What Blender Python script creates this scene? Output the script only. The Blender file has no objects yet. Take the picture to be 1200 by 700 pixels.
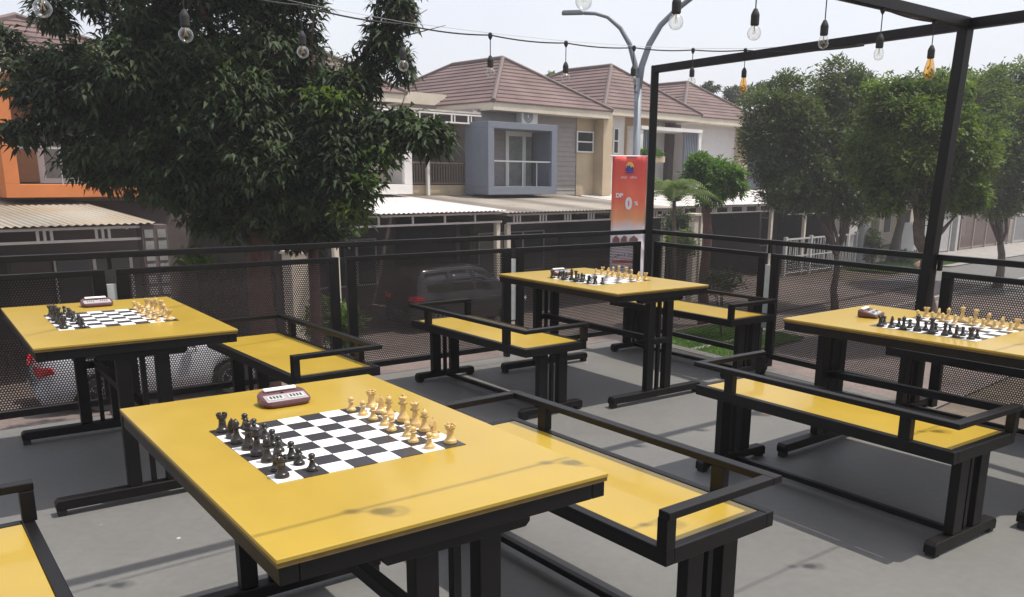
import bpy, math, random
import numpy as np
from mathutils import Vector, Matrix
random.seed(7); RNG = np.random.default_rng(11)
sc = bpy.context.scene
COL = sc.collection
R = math.radians
GZ = -2.7                      # street level, terrace floor is z = 0

# ------------------------------------------------------------------ camera
F, PITCH, ROLL, EYE = 1003.6, R(-13.64), R(0.56), 1.4556
CX, CY = 633.3, 450.1
fwd = Vector((0, math.cos(PITCH), math.sin(PITCH))); rt = Vector((1, 0, 0)); upv = rt.cross(fwd)
rr = rt * math.cos(ROLL) + upv * math.sin(ROLL); uu = -rt * math.sin(ROLL) + upv * math.cos(ROLL)
cd = bpy.data.cameras.new('camera'); cam = bpy.data.objects.new('camera', cd); COL.objects.link(cam)
M = Matrix((rr, uu, -fwd)).transposed().to_4x4(); M.translation = Vector((0, 0, EYE)); cam.matrix_world = M
cd.sensor_width = 36; cd.lens = F / 1200 * 36; cd.shift_x = (600 - CX) / 1200; cd.shift_y = (CY - 350) / 1200
cd.clip_start = .05; cd.clip_end = 2000
sc.camera = cam

def at(px, py, Y):             # survey helper: a sight line of the photograph cut at a chosen distance
    d = fwd + rr * ((px - CX) / F) - uu * ((py - CY) / F)
    return Vector((0, 0, EYE)) + d * (Y / d.y)
def ground_at(px, py, z=GZ):
    d = fwd + rr * ((px - CX) / F) - uu * ((py - CY) / F)
    return Vector((0, 0, EYE)) + d * ((z - EYE) / d.z)

# ------------------------------------------------------------------ materials
MATS = {}
def mat(name, col, rough=.6, metal=0., spec=.5, noise=None, bump=None, col2=None, trans=0., fn=None, coat=0.):
    """noise=(scale, amount) colour variation, bump=(scale, strength)"""
    m = bpy.data.materials.new(name); m.use_nodes = True
    nt = m.node_tree; b = nt.nodes['Principled BSDF']; L = nt.links
    b.inputs['Base Color'].default_value = (*col, 1); b.inputs['Roughness'].default_value = rough
    b.inputs['Metallic'].default_value = metal; b.inputs['Specular IOR Level'].default_value = spec
    b.inputs['Coat Weight'].default_value = coat; b.inputs['Coat Roughness'].default_value = .08
    geo = nt.nodes.new('ShaderNodeTexCoord')
    if noise:
        n = nt.nodes.new('ShaderNodeTexNoise'); n.inputs['Scale'].default_value = noise[0]; n.inputs['Detail'].default_value = 6
        n.inputs['Roughness'].default_value = .65
        L.new(geo.outputs['Object'], n.inputs['Vector'])
        r = nt.nodes.new('ShaderNodeValToRGB'); r.color_ramp.elements[0].position = .3; r.color_ramp.elements[1].position = .7
        c2 = col2 or tuple(c * (1 - noise[1]) for c in col)
        r.color_ramp.elements[0].color = (*c2, 1)
        r.color_ramp.elements[1].color = (*[min(1, c * (1 + noise[1] * .5)) for c in col], 1) if not col2 else (*col, 1)
        L.new(n.outputs['Fac'], r.inputs['Fac']); L.new(r.outputs['Color'], b.inputs['Base Color'])
        rr_ = nt.nodes.new('ShaderNodeMapRange'); rr_.inputs['To Min'].default_value = rough * .85; rr_.inputs['To Max'].default_value = min(1, rough * 1.2)
        L.new(n.outputs['Fac'], rr_.inputs['Value']); L.new(rr_.outputs['Result'], b.inputs['Roughness'])
    if bump:
        n2 = nt.nodes.new('ShaderNodeTexNoise'); n2.inputs['Scale'].default_value = bump[0]; n2.inputs['Detail'].default_value = 4
        L.new(geo.outputs['Object'], n2.inputs['Vector'])
        bp = nt.nodes.new('ShaderNodeBump'); bp.inputs['Strength'].default_value = bump[1]; bp.inputs['Distance'].default_value = .01
        L.new(n2.outputs['Fac'], bp.inputs['Height']); L.new(bp.outputs['Normal'], b.inputs['Normal'])
    if fn: fn(m, nt, b, L, geo)
    MATS[name] = m
    return m

def glass_mat(name, tint, rough=.02, alpha=.35):
    m = bpy.data.materials.new(name); m.use_nodes = True; nt = m.node_tree; nt.nodes.clear()
    o = nt.nodes.new('ShaderNodeOutputMaterial'); g = nt.nodes.new('ShaderNodeBsdfGlossy'); t = nt.nodes.new('ShaderNodeBsdfTransparent')
    mx = nt.nodes.new('ShaderNodeMixShader'); fr = nt.nodes.new('ShaderNodeLayerWeight'); fr.inputs['Blend'].default_value = alpha
    g.inputs['Roughness'].default_value = rough; t.inputs['Color'].default_value = (*tint, 1)
    nt.links.new(fr.outputs['Facing'], mx.inputs['Fac']); nt.links.new(t.outputs[0], mx.inputs[1]); nt.links.new(g.outputs[0], mx.inputs[2])
    nt.links.new(mx.outputs[0], o.inputs['Surface']); MATS[name] = m; return m

def leaf_mat(name, c1, c2, trans=.35, rough=.5, scale=1.3):
    m = bpy.data.materials.new(name); m.use_nodes = True; nt = m.node_tree; L = nt.links
    b = nt.nodes['Principled BSDF']; b.inputs['Roughness'].default_value = rough; b.inputs['Specular IOR Level'].default_value = .3
    tc = nt.nodes.new('ShaderNodeTexCoord'); n = nt.nodes.new('ShaderNodeTexNoise'); n.inputs['Scale'].default_value = scale; n.inputs['Detail'].default_value = 3
    w = nt.nodes.new('ShaderNodeTexWhiteNoise'); sn = nt.nodes.new('ShaderNodeVectorMath'); sn.operation = 'SNAP'; sn.inputs[1].default_value = (.17, .17, .17)
    L.new(tc.outputs['Object'], n.inputs['Vector']); L.new(tc.outputs['Object'], sn.inputs[0]); L.new(sn.outputs[0], w.inputs['Vector'])
    ad = nt.nodes.new('ShaderNodeMath'); ad.operation = 'MULTIPLY_ADD'; ad.inputs[1].default_value = .35; L.new(w.outputs['Value'], ad.inputs[0]); L.new(n.outputs['Fac'], ad.inputs[2])
    r = nt.nodes.new('ShaderNodeValToRGB'); r.color_ramp.elements[0].position = .45; r.color_ramp.elements[1].position = .95
    r.color_ramp.elements[0].color = (*c1, 1); r.color_ramp.elements[1].color = (*c2, 1)
    L.new(ad.outputs[0], r.inputs['Fac']); L.new(r.outputs['Color'], b.inputs['Base Color'])
    t = nt.nodes.new('ShaderNodeBsdfTranslucent'); mx = nt.nodes.new('ShaderNodeMixShader'); mx.inputs['Fac'].default_value = trans
    g = nt.nodes.new('ShaderNodeMixRGB'); g.blend_type = 'MULTIPLY'; g.inputs['Fac'].default_value = 1; g.inputs[2].default_value = (1.5, 1.7, .6, 1)
    L.new(r.outputs['Color'], g.inputs[1]); L.new(g.outputs[0], t.inputs['Color'])
    o = nt.nodes['Material Output']; L.new(b.outputs[0], mx.inputs[1]); L.new(t.outputs[0], mx.inputs[2]); L.new(mx.outputs[0], o.inputs['Surface'])
    MATS[name] = m; return m

def fn_wave(scale, axis='Z', strength=.5, dist=.02, dark=.75, profile='SAW'):
    def f(m, nt, b, L, geo):
        w = nt.nodes.new('ShaderNodeTexWave'); w.bands_direction = axis; w.wave_profile = profile
        w.inputs['Scale'].default_value = scale; L.new(geo.outputs['Object'], w.inputs['Vector'])
        bp = nt.nodes.new('ShaderNodeBump'); bp.inputs['Strength'].default_value = strength; bp.inputs['Distance'].default_value = dist
        L.new(w.outputs['Fac'], bp.inputs['Height']); L.new(bp.outputs['Normal'], b.inputs['Normal'])
    return f

M_black = mat('black_painted_steel', (.0042, .0033, .0033), .44, spec=.28, noise=(14, .3))
def fn_yellow(m, nt, b, L, geo):
    n = nt.nodes.new('ShaderNodeTexNoise'); n.inputs['Scale'].default_value = 2.4; n.inputs['Detail'].default_value = 8; n.inputs['Roughness'].default_value = .7
    d = nt.nodes.new('ShaderNodeTexNoise'); d.inputs['Scale'].default_value = 260; d.inputs['Detail'].default_value = 2
    mp = nt.nodes.new('ShaderNodeMapping'); mp.inputs['Rotation'].default_value = (0, 0, .5); mp.inputs['Scale'].default_value = (3, 160, 1)
    sc_ = nt.nodes.new('ShaderNodeTexNoise'); sc_.inputs['Scale'].default_value = 1.3; sc_.inputs['Detail'].default_value = 3
    L.new(geo.outputs['Object'], n.inputs['Vector']); L.new(geo.outputs['Object'], d.inputs['Vector']); L.new(geo.outputs['Object'], mp.inputs['Vector']); L.new(mp.outputs[0], sc_.inputs['Vector'])
    r = nt.nodes.new('ShaderNodeValToRGB'); e = r.color_ramp.elements; e[0].position = .3; e[1].position = .72
    e[0].color = (.365, .240, .024, 1); e[1].color = (.415, .282, .030, 1); L.new(n.outputs['Fac'], r.inputs['Fac'])
    ds = nt.nodes.new('ShaderNodeMapRange'); ds.inputs['From Min'].default_value = .68; ds.inputs['From Max'].default_value = .76; ds.inputs['To Max'].default_value = .28; L.new(d.outputs['Fac'], ds.inputs['Value'])
    m1 = nt.nodes.new('ShaderNodeMixRGB'); L.new(ds.outputs['Result'], m1.inputs['Fac']); L.new(r.outputs['Color'], m1.inputs[1]); m1.inputs[2].default_value = (.50, .42, .22, 1)
    sr = nt.nodes.new('ShaderNodeMapRange'); sr.inputs['From Min'].default_value = .69; sr.inputs['From Max'].default_value = .74; sr.inputs['To Max'].default_value = .22; L.new(sc_.outputs['Fac'], sr.inputs['Value'])
    m2 = nt.nodes.new('ShaderNodeMixRGB'); L.new(sr.outputs['Result'], m2.inputs['Fac']); L.new(m1.outputs[0], m2.inputs[1]); m2.inputs[2].default_value = (.22, .15, .03, 1)
    L.new(m2.outputs[0], b.inputs['Base Color'])
    rg_ = nt.nodes.new('ShaderNodeMapRange'); rg_.inputs['To Min'].default_value = .26; rg_.inputs['To Max'].default_value = .56; L.new(n.outputs['Fac'], rg_.inputs['Value']); L.new(rg_.outputs['Result'], b.inputs['Roughness'])
M_yellow = mat('yellow_laminate', (.40, .268, .026), .38, spec=.5, coat=.3, fn=fn_yellow)
M_edge = mat('bare_panel_edge', (.14, .085, .02), .6, noise=(25, .3))
def fn_deck(m, nt, b, L, geo):
    n = nt.nodes.new('ShaderNodeTexNoise'); n.inputs['Scale'].default_value = .9; n.inputs['Detail'].default_value = 9; n.inputs['Roughness'].default_value = .7
    n2 = nt.nodes.new('ShaderNodeTexNoise'); n2.inputs['Scale'].default_value = 26; n2.inputs['Detail'].default_value = 5
    v = nt.nodes.new('ShaderNodeTexVoronoi'); v.inputs['Scale'].default_value = 2.3; v.inputs['Randomness'].default_value = 1
    for q in (n, n2, v): L.new(geo.outputs['Object'], q.inputs['Vector'])
    r = nt.nodes.new('ShaderNodeValToRGB'); e = r.color_ramp.elements; e[0].position = .3; e[1].position = .72
    e[0].color = (.122, .122, .117, 1); e[1].color = (.150, .147, .138, 1); L.new(n.outputs['Fac'], r.inputs['Fac'])
    mx = nt.nodes.new('ShaderNodeMixRGB'); mx.blend_type = 'OVERLAY'; mx.inputs['Fac'].default_value = .14
    L.new(r.outputs['Color'], mx.inputs[1]); L.new(n2.outputs['Fac'], mx.inputs[2])
    # small pale specks of dropped paint
    st = nt.nodes.new('ShaderNodeMath'); st.operation = 'LESS_THAN'; st.inputs[1].default_value = .022; L.new(v.outputs['Distance'], st.inputs[0])
    m2 = nt.nodes.new('ShaderNodeMixRGB'); L.new(st.outputs[0], m2.inputs['Fac']); L.new(mx.outputs[0], m2.inputs[1]); m2.inputs[2].default_value = (.42, .40, .34, 1)
    s1 = nt.nodes.new('ShaderNodeTexNoise'); s1.inputs['Scale'].default_value = 1.7; s1.inputs['Detail'].default_value = 10; s1.inputs['Roughness'].default_value = .62; s1.inputs['Distortion'].default_value = .6
    L.new(geo.outputs['Object'], s1.inputs['Vector'])
    s2 = nt.nodes.new('ShaderNodeMapRange'); s2.inputs['From Min'].default_value = .58; s2.inputs['From Max'].default_value = .68; s2.inputs['To Max'].default_value = .35; L.new(s1.outputs['Fac'], s2.inputs['Value'])
    m3 = nt.nodes.new('ShaderNodeMixRGB'); L.new(s2.outputs['Result'], m3.inputs['Fac']); L.new(m2.outputs[0], m3.inputs[1]); m3.inputs[2].default_value = (.125, .105, .088, 1)
    m2 = m3
    L.new(m2.outputs[0], b.inputs['Base Color'])
    rg = nt.nodes.new('ShaderNodeMapRange'); rg.inputs['To Min'].default_value = .38; rg.inputs['To Max'].default_value = .68
    L.new(n.outputs['Fac'], rg.inputs['Value']); L.new(rg.outputs['Result'], b.inputs['Roughness'])
    bp = nt.nodes.new('ShaderNodeBump'); bp.inputs['Strength'].default_value = .15; bp.inputs['Distance'].default_value = .004
    L.new(n2.outputs['Fac'], bp.inputs['Height']); L.new(bp.outputs['Normal'], b.inputs['Normal'])
M_deck = mat('painted_concrete_floor', (.14, .135, .125), .5, spec=.4, fn=fn_deck)
M_kerb = mat('pale_concrete', (.30, .285, .26), .8, noise=(6, .25), bump=(60, .2))
M_plate = mat('pale_grey_plate', (.42, .44, .42), .6, noise=(20, .15))
def fn_check(m, nt, b, L, geo):
    c = nt.nodes.new('ShaderNodeTexChecker'); mp = nt.nodes.new('ShaderNodeMapping')
    c.inputs['Scale'].default_value = 1.0; mp.inputs['Scale'].default_value = (1 / .06506,) * 3; mp.inputs['Location'].default_value = (0.0, 0.0, .5)
    L.new(geo.outputs['Object'], mp.inputs['Vector']); L.new(mp.outputs[0], c.inputs['Vector'])
    c.inputs['Color2'].default_value = (.030, .028, .032, 1); c.inputs['Color1'].default_value = (.80, .80, .79, 1)
    L.new(c.outputs['Color'], b.inputs['Base Color'])
M_board = mat('printed_chessboard', (.5, .5, .5), .34, spec=.5, fn=fn_check)
M_pblack = mat('ebonised_wood', (.018, .013, .011), .28, spec=.6, noise=(40, .3))
M_pwhite = mat('varnished_boxwood', (.60, .40, .15), .34, spec=.5, noise=(60, .25))
M_felt = mat('green_felt_pad', (.03, .07, .04), .95)
M_maroon = mat('maroon_plastic', (.085, .028, .034), .34, spec=.5)
M_walnut = mat('brown_plastic', (.09, .03, .02), .35, spec=.5)
M_clockface = mat('clock_display', (.42, .45, .42), .25)
M_silver = mat('silver_plastic', (.36, .30, .31), .3, noise=(60, .1))
M_dark = mat('dark_digit', (.03, .03, .04), .4)
M_whiteplast = mat('white_plastic', (.8, .8, .78), .35)
M_mesh = mat('perforated_steel', (.030, .022, .022), .5, spec=.4)
M_cable = mat('black_rubber_cable', (.02, .02, .02), .7)
M_wire = mat('steel_wire', (.30, .30, .31), .45, metal=.6)
M_bulb = glass_mat('clear_bulb_glass', (.95, .95, .93), .03, .22)
M_amber = glass_mat('amber_bulb_glass', (.98, .72, .34), .03, .25)
M_fil = mat('filament_support', (.65, .50, .30), .4)
M_road = mat('grey_asphalt', (.12, .117, .112), .85, noise=(1.4, .25), bump=(90, .5))
def fn_paver(m, nt, b, L, geo):
    br = nt.nodes.new('ShaderNodeTexBrick'); br.inputs['Scale'].default_value = 4.5; br.inputs['Mortar Size'].default_value = .018
    br.inputs['Color1'].default_value = (.17, .125, .108, 1); br.inputs['Color2'].default_value = (.125, .10, .088, 1); br.inputs['Mortar'].default_value = (.06, .05, .045, 1)
    L.new(geo.outputs['Object'], br.inputs['Vector'])
    n = nt.nodes.new('ShaderNodeTexNoise'); n.inputs['Scale'].default_value = .5; n.inputs['Detail'].default_value = 7; L.new(geo.outputs['Object'], n.inputs['Vector'])
    mx = nt.nodes.new('ShaderNodeMixRGB'); mx.blend_type = 'OVERLAY'; mx.inputs['Fac'].default_value = .7
    L.new(br.outputs['Color'], mx.inputs[1]); L.new(n.outputs['Fac'], mx.inputs[2]); L.new(mx.outputs[0], b.inputs['Base Color'])
M_paver = mat('brick_paving', (.14, .1, .08), .85, fn=fn_paver)
M_concrete = mat('worn_concrete', (.26, .24, .22), .85, noise=(2, .3), bump=(40, .3))
M_soil = mat('dry_soil', (.10, .075, .05), .95, noise=(1.5, .4), bump=(20, .6))
M_grassbase = mat('lawn_soil', (.06, .10, .025), .95, noise=(2.5, .5), bump=(30, .8))
M_grass = leaf_mat('grass_blades', (.06, .13, .02), (.13, .24, .04), .3)
M_bark = mat('bark', (.10, .072, .055), .9, noise=(9, .45), bump=(30, 1.))
M_bark2 = mat('reddish_bark', (.12, .06, .045), .9, noise=(9, .45), bump=(30, 1.))
M_leafdark = leaf_mat('dark_glossy_leaves', (.020, .032, .016), (.052, .080, .030), .22, .62, .9)
M_leafyoung = leaf_mat('young_yellow_green_leaves', (.035, .065, .016), (.10, .15, .035), .4, .5)
M_leafgrey = leaf_mat('small_grey_green_leaves', (.050, .070, .036), (.115, .145, .065), .3, .6)
M_leafmid = leaf_mat('mid_green_leaves', (.030, .055, .016), (.14, .195, .038), .35, .55)
M_leafbright = leaf_mat('bright_green_leaves', (.045, .095, .02), (.10, .19, .035), .4, .5)
def fn_tile(m, nt, b, L, geo):
    n = nt.nodes.new('ShaderNodeTexNoise'); n.inputs['Scale'].default_value = .8; n.inputs['Detail'].default_value = 8
    br = nt.nodes.new('ShaderNodeTexNoise'); br.inputs['Scale'].default_value = 9; L.new(geo.outputs['Object'], br.inputs['Vector'])
    L.new(geo.outputs['Object'], n.inputs['Vector']); ad = nt.nodes.new('ShaderNodeMath'); ad.operation = 'MULTIPLY_ADD'; ad.inputs[1].default_value = .3
    L.new(br.outputs['Fac'], ad.inputs[0]); L.new(n.outputs['Fac'], ad.inputs[2])
    r = nt.nodes.new('ShaderNodeValToRGB'); e = r.color_ramp.elements; e[0].position = .45; e[1].position = .85
    e[0].color = (.088, .052, .046, 1); e[1].color = (.150, .096, .088, 1); L.new(ad.outputs[0], r.inputs['Fac']); L.new(r.outputs['Color'], b.inputs['Base Color'])
M_tile = mat('brown_roof_tiles', (.18, .1, .09), .7, fn=fn_tile)
M_ridge = mat('roof_ridge_caps', (.13, .095, .088), .7, noise=(5, .25))
M_cream = mat('cream_render', (.46, .37, .25), .85, noise=(1.1, .18), bump=(50, .15))
M_creamlight = mat('pale_cream_render', (.58, .52, .42), .85, noise=(1.1, .14), bump=(50, .15))
M_white = mat('white_render', (.66, .64, .62), .8, noise=(1.2, .12), bump=(50, .1))
M_siding = mat('grey_siding', (.27, .245, .24), .75, noise=(3, .1), fn=fn_wave(1.75, 'Z', .9, .03))
M_sidingb = mat('grey_siding_boards', (.30, .27, .26), .75, noise=(3, .12))
M_wsidingb = mat('white_siding_boards', (.60, .58, .58), .75, noise=(3, .08))
M_tanb = mat('tan_siding_boards', (.38, .24, .13), .8, noise=(3, .12))
M_wsiding = mat('white_siding', (.62, .60, .60), .75, noise=(3, .08), fn=fn_wave(1.75, 'Z', .9, .03))
M_tan = mat('tan_siding', (.36, .22, .12), .8, noise=(3, .12), fn=fn_wave(1.75, 'Z', .9, .03))
M_blueg = mat('blue_grey_cladding', (.165, .19, .235), .55, noise=(2, .1), fn=fn_wave(2.6, 'Y', .7, .02))
M_bluef = mat('blue_grey_frame', (.165, .185, .225), .5, noise=(3, .08))
M_orange = mat('orange_paint', (.56, .18, .05), .6, noise=(2, .1))
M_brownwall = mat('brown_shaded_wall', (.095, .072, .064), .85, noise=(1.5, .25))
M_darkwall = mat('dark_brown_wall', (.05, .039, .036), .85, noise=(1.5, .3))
M_winframe = mat('white_window_frame', (.70, .70, .68), .45)
M_metalframe = mat('aluminium_frame', (.45, .46, .47), .4, metal=.3)
M_pane = mat('window_pane', (.030, .034, .036), .08, spec=.8)
M_curtain = mat('pane_with_curtain', (.22, .235, .22), .18, spec=.6, noise=(4, .3), fn=None)
M_corwhite = mat('white_corrugated_sheet', (.80, .76, .74), .5, noise=(2.5, .07), fn=fn_wave(6, 'X', .8, .03, profile='SIN'))
M_cortan = mat('weathered_corrugated_sheet', (.30, .265, .225), .7, noise=(.8, .3), fn=fn_wave(2.2, 'X', .9, .03, profile='SIN'))
M_corrust = mat('rust_stained_corrugated_sheet', (.33, .31, .27), .7, noise=(.55, .35), col2=(.29, .22, .14), fn=fn_wave(2.2, 'X', .9, .03, profile='SIN'))
M_fascia = mat('pale_steel_fascia', (.46, .42, .39), .6, noise=(4, .2))
M_rustrail = mat('rusty_rail', (.26, .19, .15), .7, noise=(9, .4))
M_fence = mat('white_painted_fence', (.42, .42, .41), .6, noise=(4, .15))
M_gate = mat('brown_grey_gate', (.26, .20, .18), .6, noise=(4, .2))
M_carwhite = mat('white_car_paint', (.62, .64, .68), .25, spec=.5, coat=.8)
M_carblack = mat('black_car_paint', (.012, .012, .013), .25, spec=.5, coat=.6)
M_carglass = mat('car_glass', (.012, .014, .016), .06, spec=.8)
M_tyre = mat('tyre_rubber', (.018, .018, .018), .85)
M_rim = mat('alloy_rim', (.35, .36, .38), .35, metal=.8)
M_tail = mat('red_tail_lens', (.55, .012, .02), .2, spec=.6)
M_clear = mat('headlamp_lens', (.55, .58, .6), .1, spec=.8)
M_lamp = mat('galvanised_lamp_pole', (.22, .25, .28), .5, metal=.1, noise=(5, .1))
M_rock = mat('brown_boulder', (.24, .16, .10), .9, noise=(3, .4), bump=(8, 1.))
M_blue = mat('logo_blue', (.03, .06, .30), .6)
M_sun = mat('logo_yellow', (.85, .50, .08), .6)
M_bwhite = mat('banner_white', (.72, .68, .70), .6)
M_btext = mat('banner_dark_print', (.10, .09, .16), .6)
M_bred = mat('banner_red_print', (.55, .05, .06), .6)
def fn_banner(m, nt, b, L, geo):
    # the printed artwork of the banner: red-orange top fading to white over the lower third
    sp = nt.nodes.new('ShaderNodeSeparateXYZ'); L.new(geo.outputs['Object'], sp.inputs[0])
    n = nt.nodes.new('ShaderNodeTexNoise'); n.inputs['Scale'].default_value = 3; L.new(geo.outputs['Object'], n.inputs['Vector'])
    ad = nt.nodes.new('ShaderNodeMath'); ad.operation = 'MULTIPLY_ADD'; ad.inputs[1].default_value = .22; L.new(n.outputs['Fac'], ad.inputs[0]); L.new(sp.outputs['Z'], ad.inputs[2])
    r = nt.nodes.new('ShaderNodeValToRGB'); e = r.color_ramp.elements
    mr = nt.nodes.new('ShaderNodeMapRange'); mr.inputs['From Min'].default_value = 0; mr.inputs['From Max'].default_value = 2.2
    L.new(ad.outputs[0], mr.inputs['Value']); L.new(mr.outputs['Result'], r.inputs['Fac'])
    e[0].position = 0; e[0].color = (.70, .66, .68, 1); e[1].position = 1; e[1].color = (.72, .085, .07, 1)
    for p_, c_ in ((.55, (.70, .66, .68, 1)), (.62, (.75, .33, .15, 1)), (.74, (.74, .15, .07, 1))):
        q = e.new(p_); q.color = c_
    L.new(r.outputs['Color'], b.inputs['Base Color'])
M_banner = mat('printed_banner_fabric', (.7, .1, .07), .6, fn=fn_banner)

# ------------------------------------------------------------------ mesh helpers
class MB:
    def __init__(s): s.v = []; s.f = []
    def add(s, vs, fs):
        k = len(s.v); s.v += [tuple(q) for q in vs]; s.f += [tuple(i + k for i in f) for f in fs]; return s
    def box(s, x0, x1, y0, y1, z0, z1):
        return s.add([(x0, y0, z0), (x1, y0, z0), (x1, y1, z0), (x0, y1, z0), (x0, y0, z1), (x1, y0, z1), (x1, y1, z1), (x0, y1, z1)],
                     [(3, 2, 1, 0), (4, 5, 6, 7), (0, 1, 5, 4), (1, 2, 6, 5), (2, 3, 7, 6), (3, 0, 4, 7)])
    def quadbox(s, a, b, c, d, t):            # thick quad: corners a b c d, thickness vector t
        vs = [Vector(q) for q in (a, b, c, d)]; t = Vector(t)
        return s.add(vs + [q + t for q in vs], [(0, 1, 2, 3), (7, 6, 5, 4), (0, 4, 5, 1), (1, 5, 6, 2), (2, 6, 7, 3), (3, 7, 4, 0)])
    def bar(s, p, q, w, h=None, up=(0, 0, 1)):   # rectangular bar from p to q
        h = h or w; p = Vector(p); q = Vector(q); d = (q - p).normalized(); u = Vector(up)
        if abs(d.dot(u)) > .98: u = Vector((0, 1, 0))
        sx = d.cross(u).normalized() * w / 2; sz = sx.cross(d).normalized() * h / 2
        vs = [p - sx - sz, p + sx - sz, p + sx + sz, p - sx + sz, q - sx - sz, q + sx - sz, q + sx + sz, q - sx + sz]
        return s.add(vs, [(0, 1, 2, 3), (7, 6, 5, 4), (0, 4, 5, 1), (1, 5, 6, 2), (2, 6, 7, 3), (3, 7, 4, 0)])
    def tube(s, pts, r, n=8, cap=True):
        pts = [Vector(q) for q in pts]; rs = r if isinstance(r, (list, tuple)) else [r] * len(pts)
        k = len(s.v); prev = None
        for i, q in enumerate(pts):
            d = (pts[min(i + 1, len(pts) - 1)] - pts[max(i - 1, 0)]).normalized()
            a = prev if prev else (Vector((0, 0, 1)) if abs(d.z) < .9 else Vector((1, 0, 0)))
            x = (a - d * a.dot(d)).normalized(); y = d.cross(x); prev = x
            for j in range(n):
                t = 2 * math.pi * j / n; s.v.append(tuple(q + (x * math.cos(t) + y * math.sin(t)) * rs[i]))
        for i in range(len(pts) - 1):
            for j in range(n):
                a = k + i * n + j; b = k + i * n + (j + 1) % n; s.f.append((a, b, b + n, a + n))
        if cap: s.f.append(tuple(k + j for j in reversed(range(n)))); s.f.append(tuple(k + (len(pts) - 1) * n + j for j in range(n)))
        return s
    def lathe(s, prof, n=16, c=(0, 0, 0)):
        k = len(s.v)
        for r, z in prof:
            for j in range(n):
                t = 2 * math.pi * j / n; s.v.append((c[0] + r * math.cos(t), c[1] + r * math.sin(t), c[2] + z))
        for i in range(len(prof) - 1):
            for j in range(n):
                a = k + i * n + j; b = k + i * n + (j + 1) % n; s.f.append((a, b, b + n, a + n))
        s.f.append(tuple(k + j for j in reversed(range(n)))); s.f.append(tuple(k + (len(prof) - 1) * n + j for j in range(n)))
        return s
    def prism(s, poly, axis, a, b):           # poly 2D list, extruded along axis from a to b
        def P(q, t): return {'x': (t, q[0], q[1]), 'y': (q[0], t, q[1]), 'z': (q[0], q[1], t)}[axis]
        n = len(poly); vs = [P(q, a) for q in poly] + [P(q, b) for q in poly]
        return s.add(vs, [tuple(range(n)), tuple(reversed(range(n, 2 * n)))] + [(i, i + n, (i + 1) % n + n, (i + 1) % n) for i in range(n)])
    def build(s, name, m, parent=None, bevel=0, smooth=False, loc=None):
        me = bpy.data.meshes.new(name); me.from_pydata(s.v, [], s.f); me.materials.append(m)
        if smooth: me.polygons.foreach_set('use_smooth', [True] * len(me.polygons))
        import bmesh
        bm = bmesh.new(); bm.from_mesh(me); bmesh.ops.recalc_face_normals(bm, faces=bm.faces); bm.to_mesh(me); bm.free()
        o = bpy.data.objects.new(name, me); COL.objects.link(o)
        if parent: o.parent = parent
        if loc: o.location = loc
        if bevel:
            b = o.modifiers.new('bevel', 'BEVEL'); b.width = bevel; b.segments = 2; b.limit_method = 'ANGLE'
            if smooth is False: pass
        return o
def npmesh(name, V, Q, m, parent=None):       # quads from numpy
    me = bpy.data.meshes.new(name); V = np.asarray(V, dtype=np.float32); Q = np.asarray(Q, dtype=np.int32)
    me.vertices.add(len(V)); me.vertices.foreach_set('co', V.ravel())
    me.loops.add(Q.size); me.loops.foreach_set('vertex_index', Q.ravel())
    me.polygons.add(len(Q)); me.polygons.foreach_set('loop_start', np.arange(0, Q.size, Q.shape[1], dtype=np.int32))
    me.update(calc_edges=True); me.materials.append(m)
    o = bpy.data.objects.new(name, me); COL.objects.link(o)
    if parent: o.parent = parent
    return o
def tag(o, label=None, cat=None, group=None, kind=None):
    if label: o['label'] = label
    if cat: o['category'] = cat
    if group: o['group'] = group
    if kind: o['kind'] = kind
    return o
def empty(name, loc=(0, 0, 0), rz=0., label=None, cat=None, group=None):
    o = bpy.data.objects.new(name, None); COL.objects.link(o); o.location = loc; o.rotation_euler = (0, 0, rz); o.empty_display_size = .1
    return tag(o, label, cat, group)
def copy_tree(o, parent=None):
    c = o.copy(); COL.objects.link(c); c.parent = parent
    for ch in list(o.children): copy_tree(ch, c)
    return c

# ------------------------------------------------------------------ setting: terrace floor and street
K = Vector((.98, 7.95, 0))                       # corner of the railing
DL = Vector((-.786, -.618, 0)); DR = Vector((.546, -.838, 0))
def flat(name, pts, z, m, thick=None):
    mb = MB(); n = len(pts)
    if thick: mb.prism([(q[0], q[1]) for q in pts], 'z', z - thick, z)
    else: mb.add([(q[0], q[1], z) for q in pts], [tuple(range(n))])
    o = mb.build(name, m); o['kind'] = 'structure'; return o
inL = Vector((.618, -.786, 0)); inR = Vector((-.838, -.546, 0))
Kd = K + inL * .0 + inR * .05
A1 = Kd + DL * 11; A2 = Kd + DR * 11
kw = .11
Ki = Kd + inR * kw
flat('terrace_floor', [Ki, A1, A1 + inL * 9, A2 + inL * 2 + inR * 2, A2 + inR * kw], 0, M_deck, .16)
tag(flat('terrace_kerb', [Kd, Ki, A2 + inR * kw, A2], .004, M_kerb, .2))
flat('terrace_base', [Kd + inR * .4 + inL * .4, A1 + inL * .4, A1 + inL * 8.5, A2 + inL * 2 + inR * 1.6, A2 + inR * .4], -.18, M_concrete, 2.5)

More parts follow.
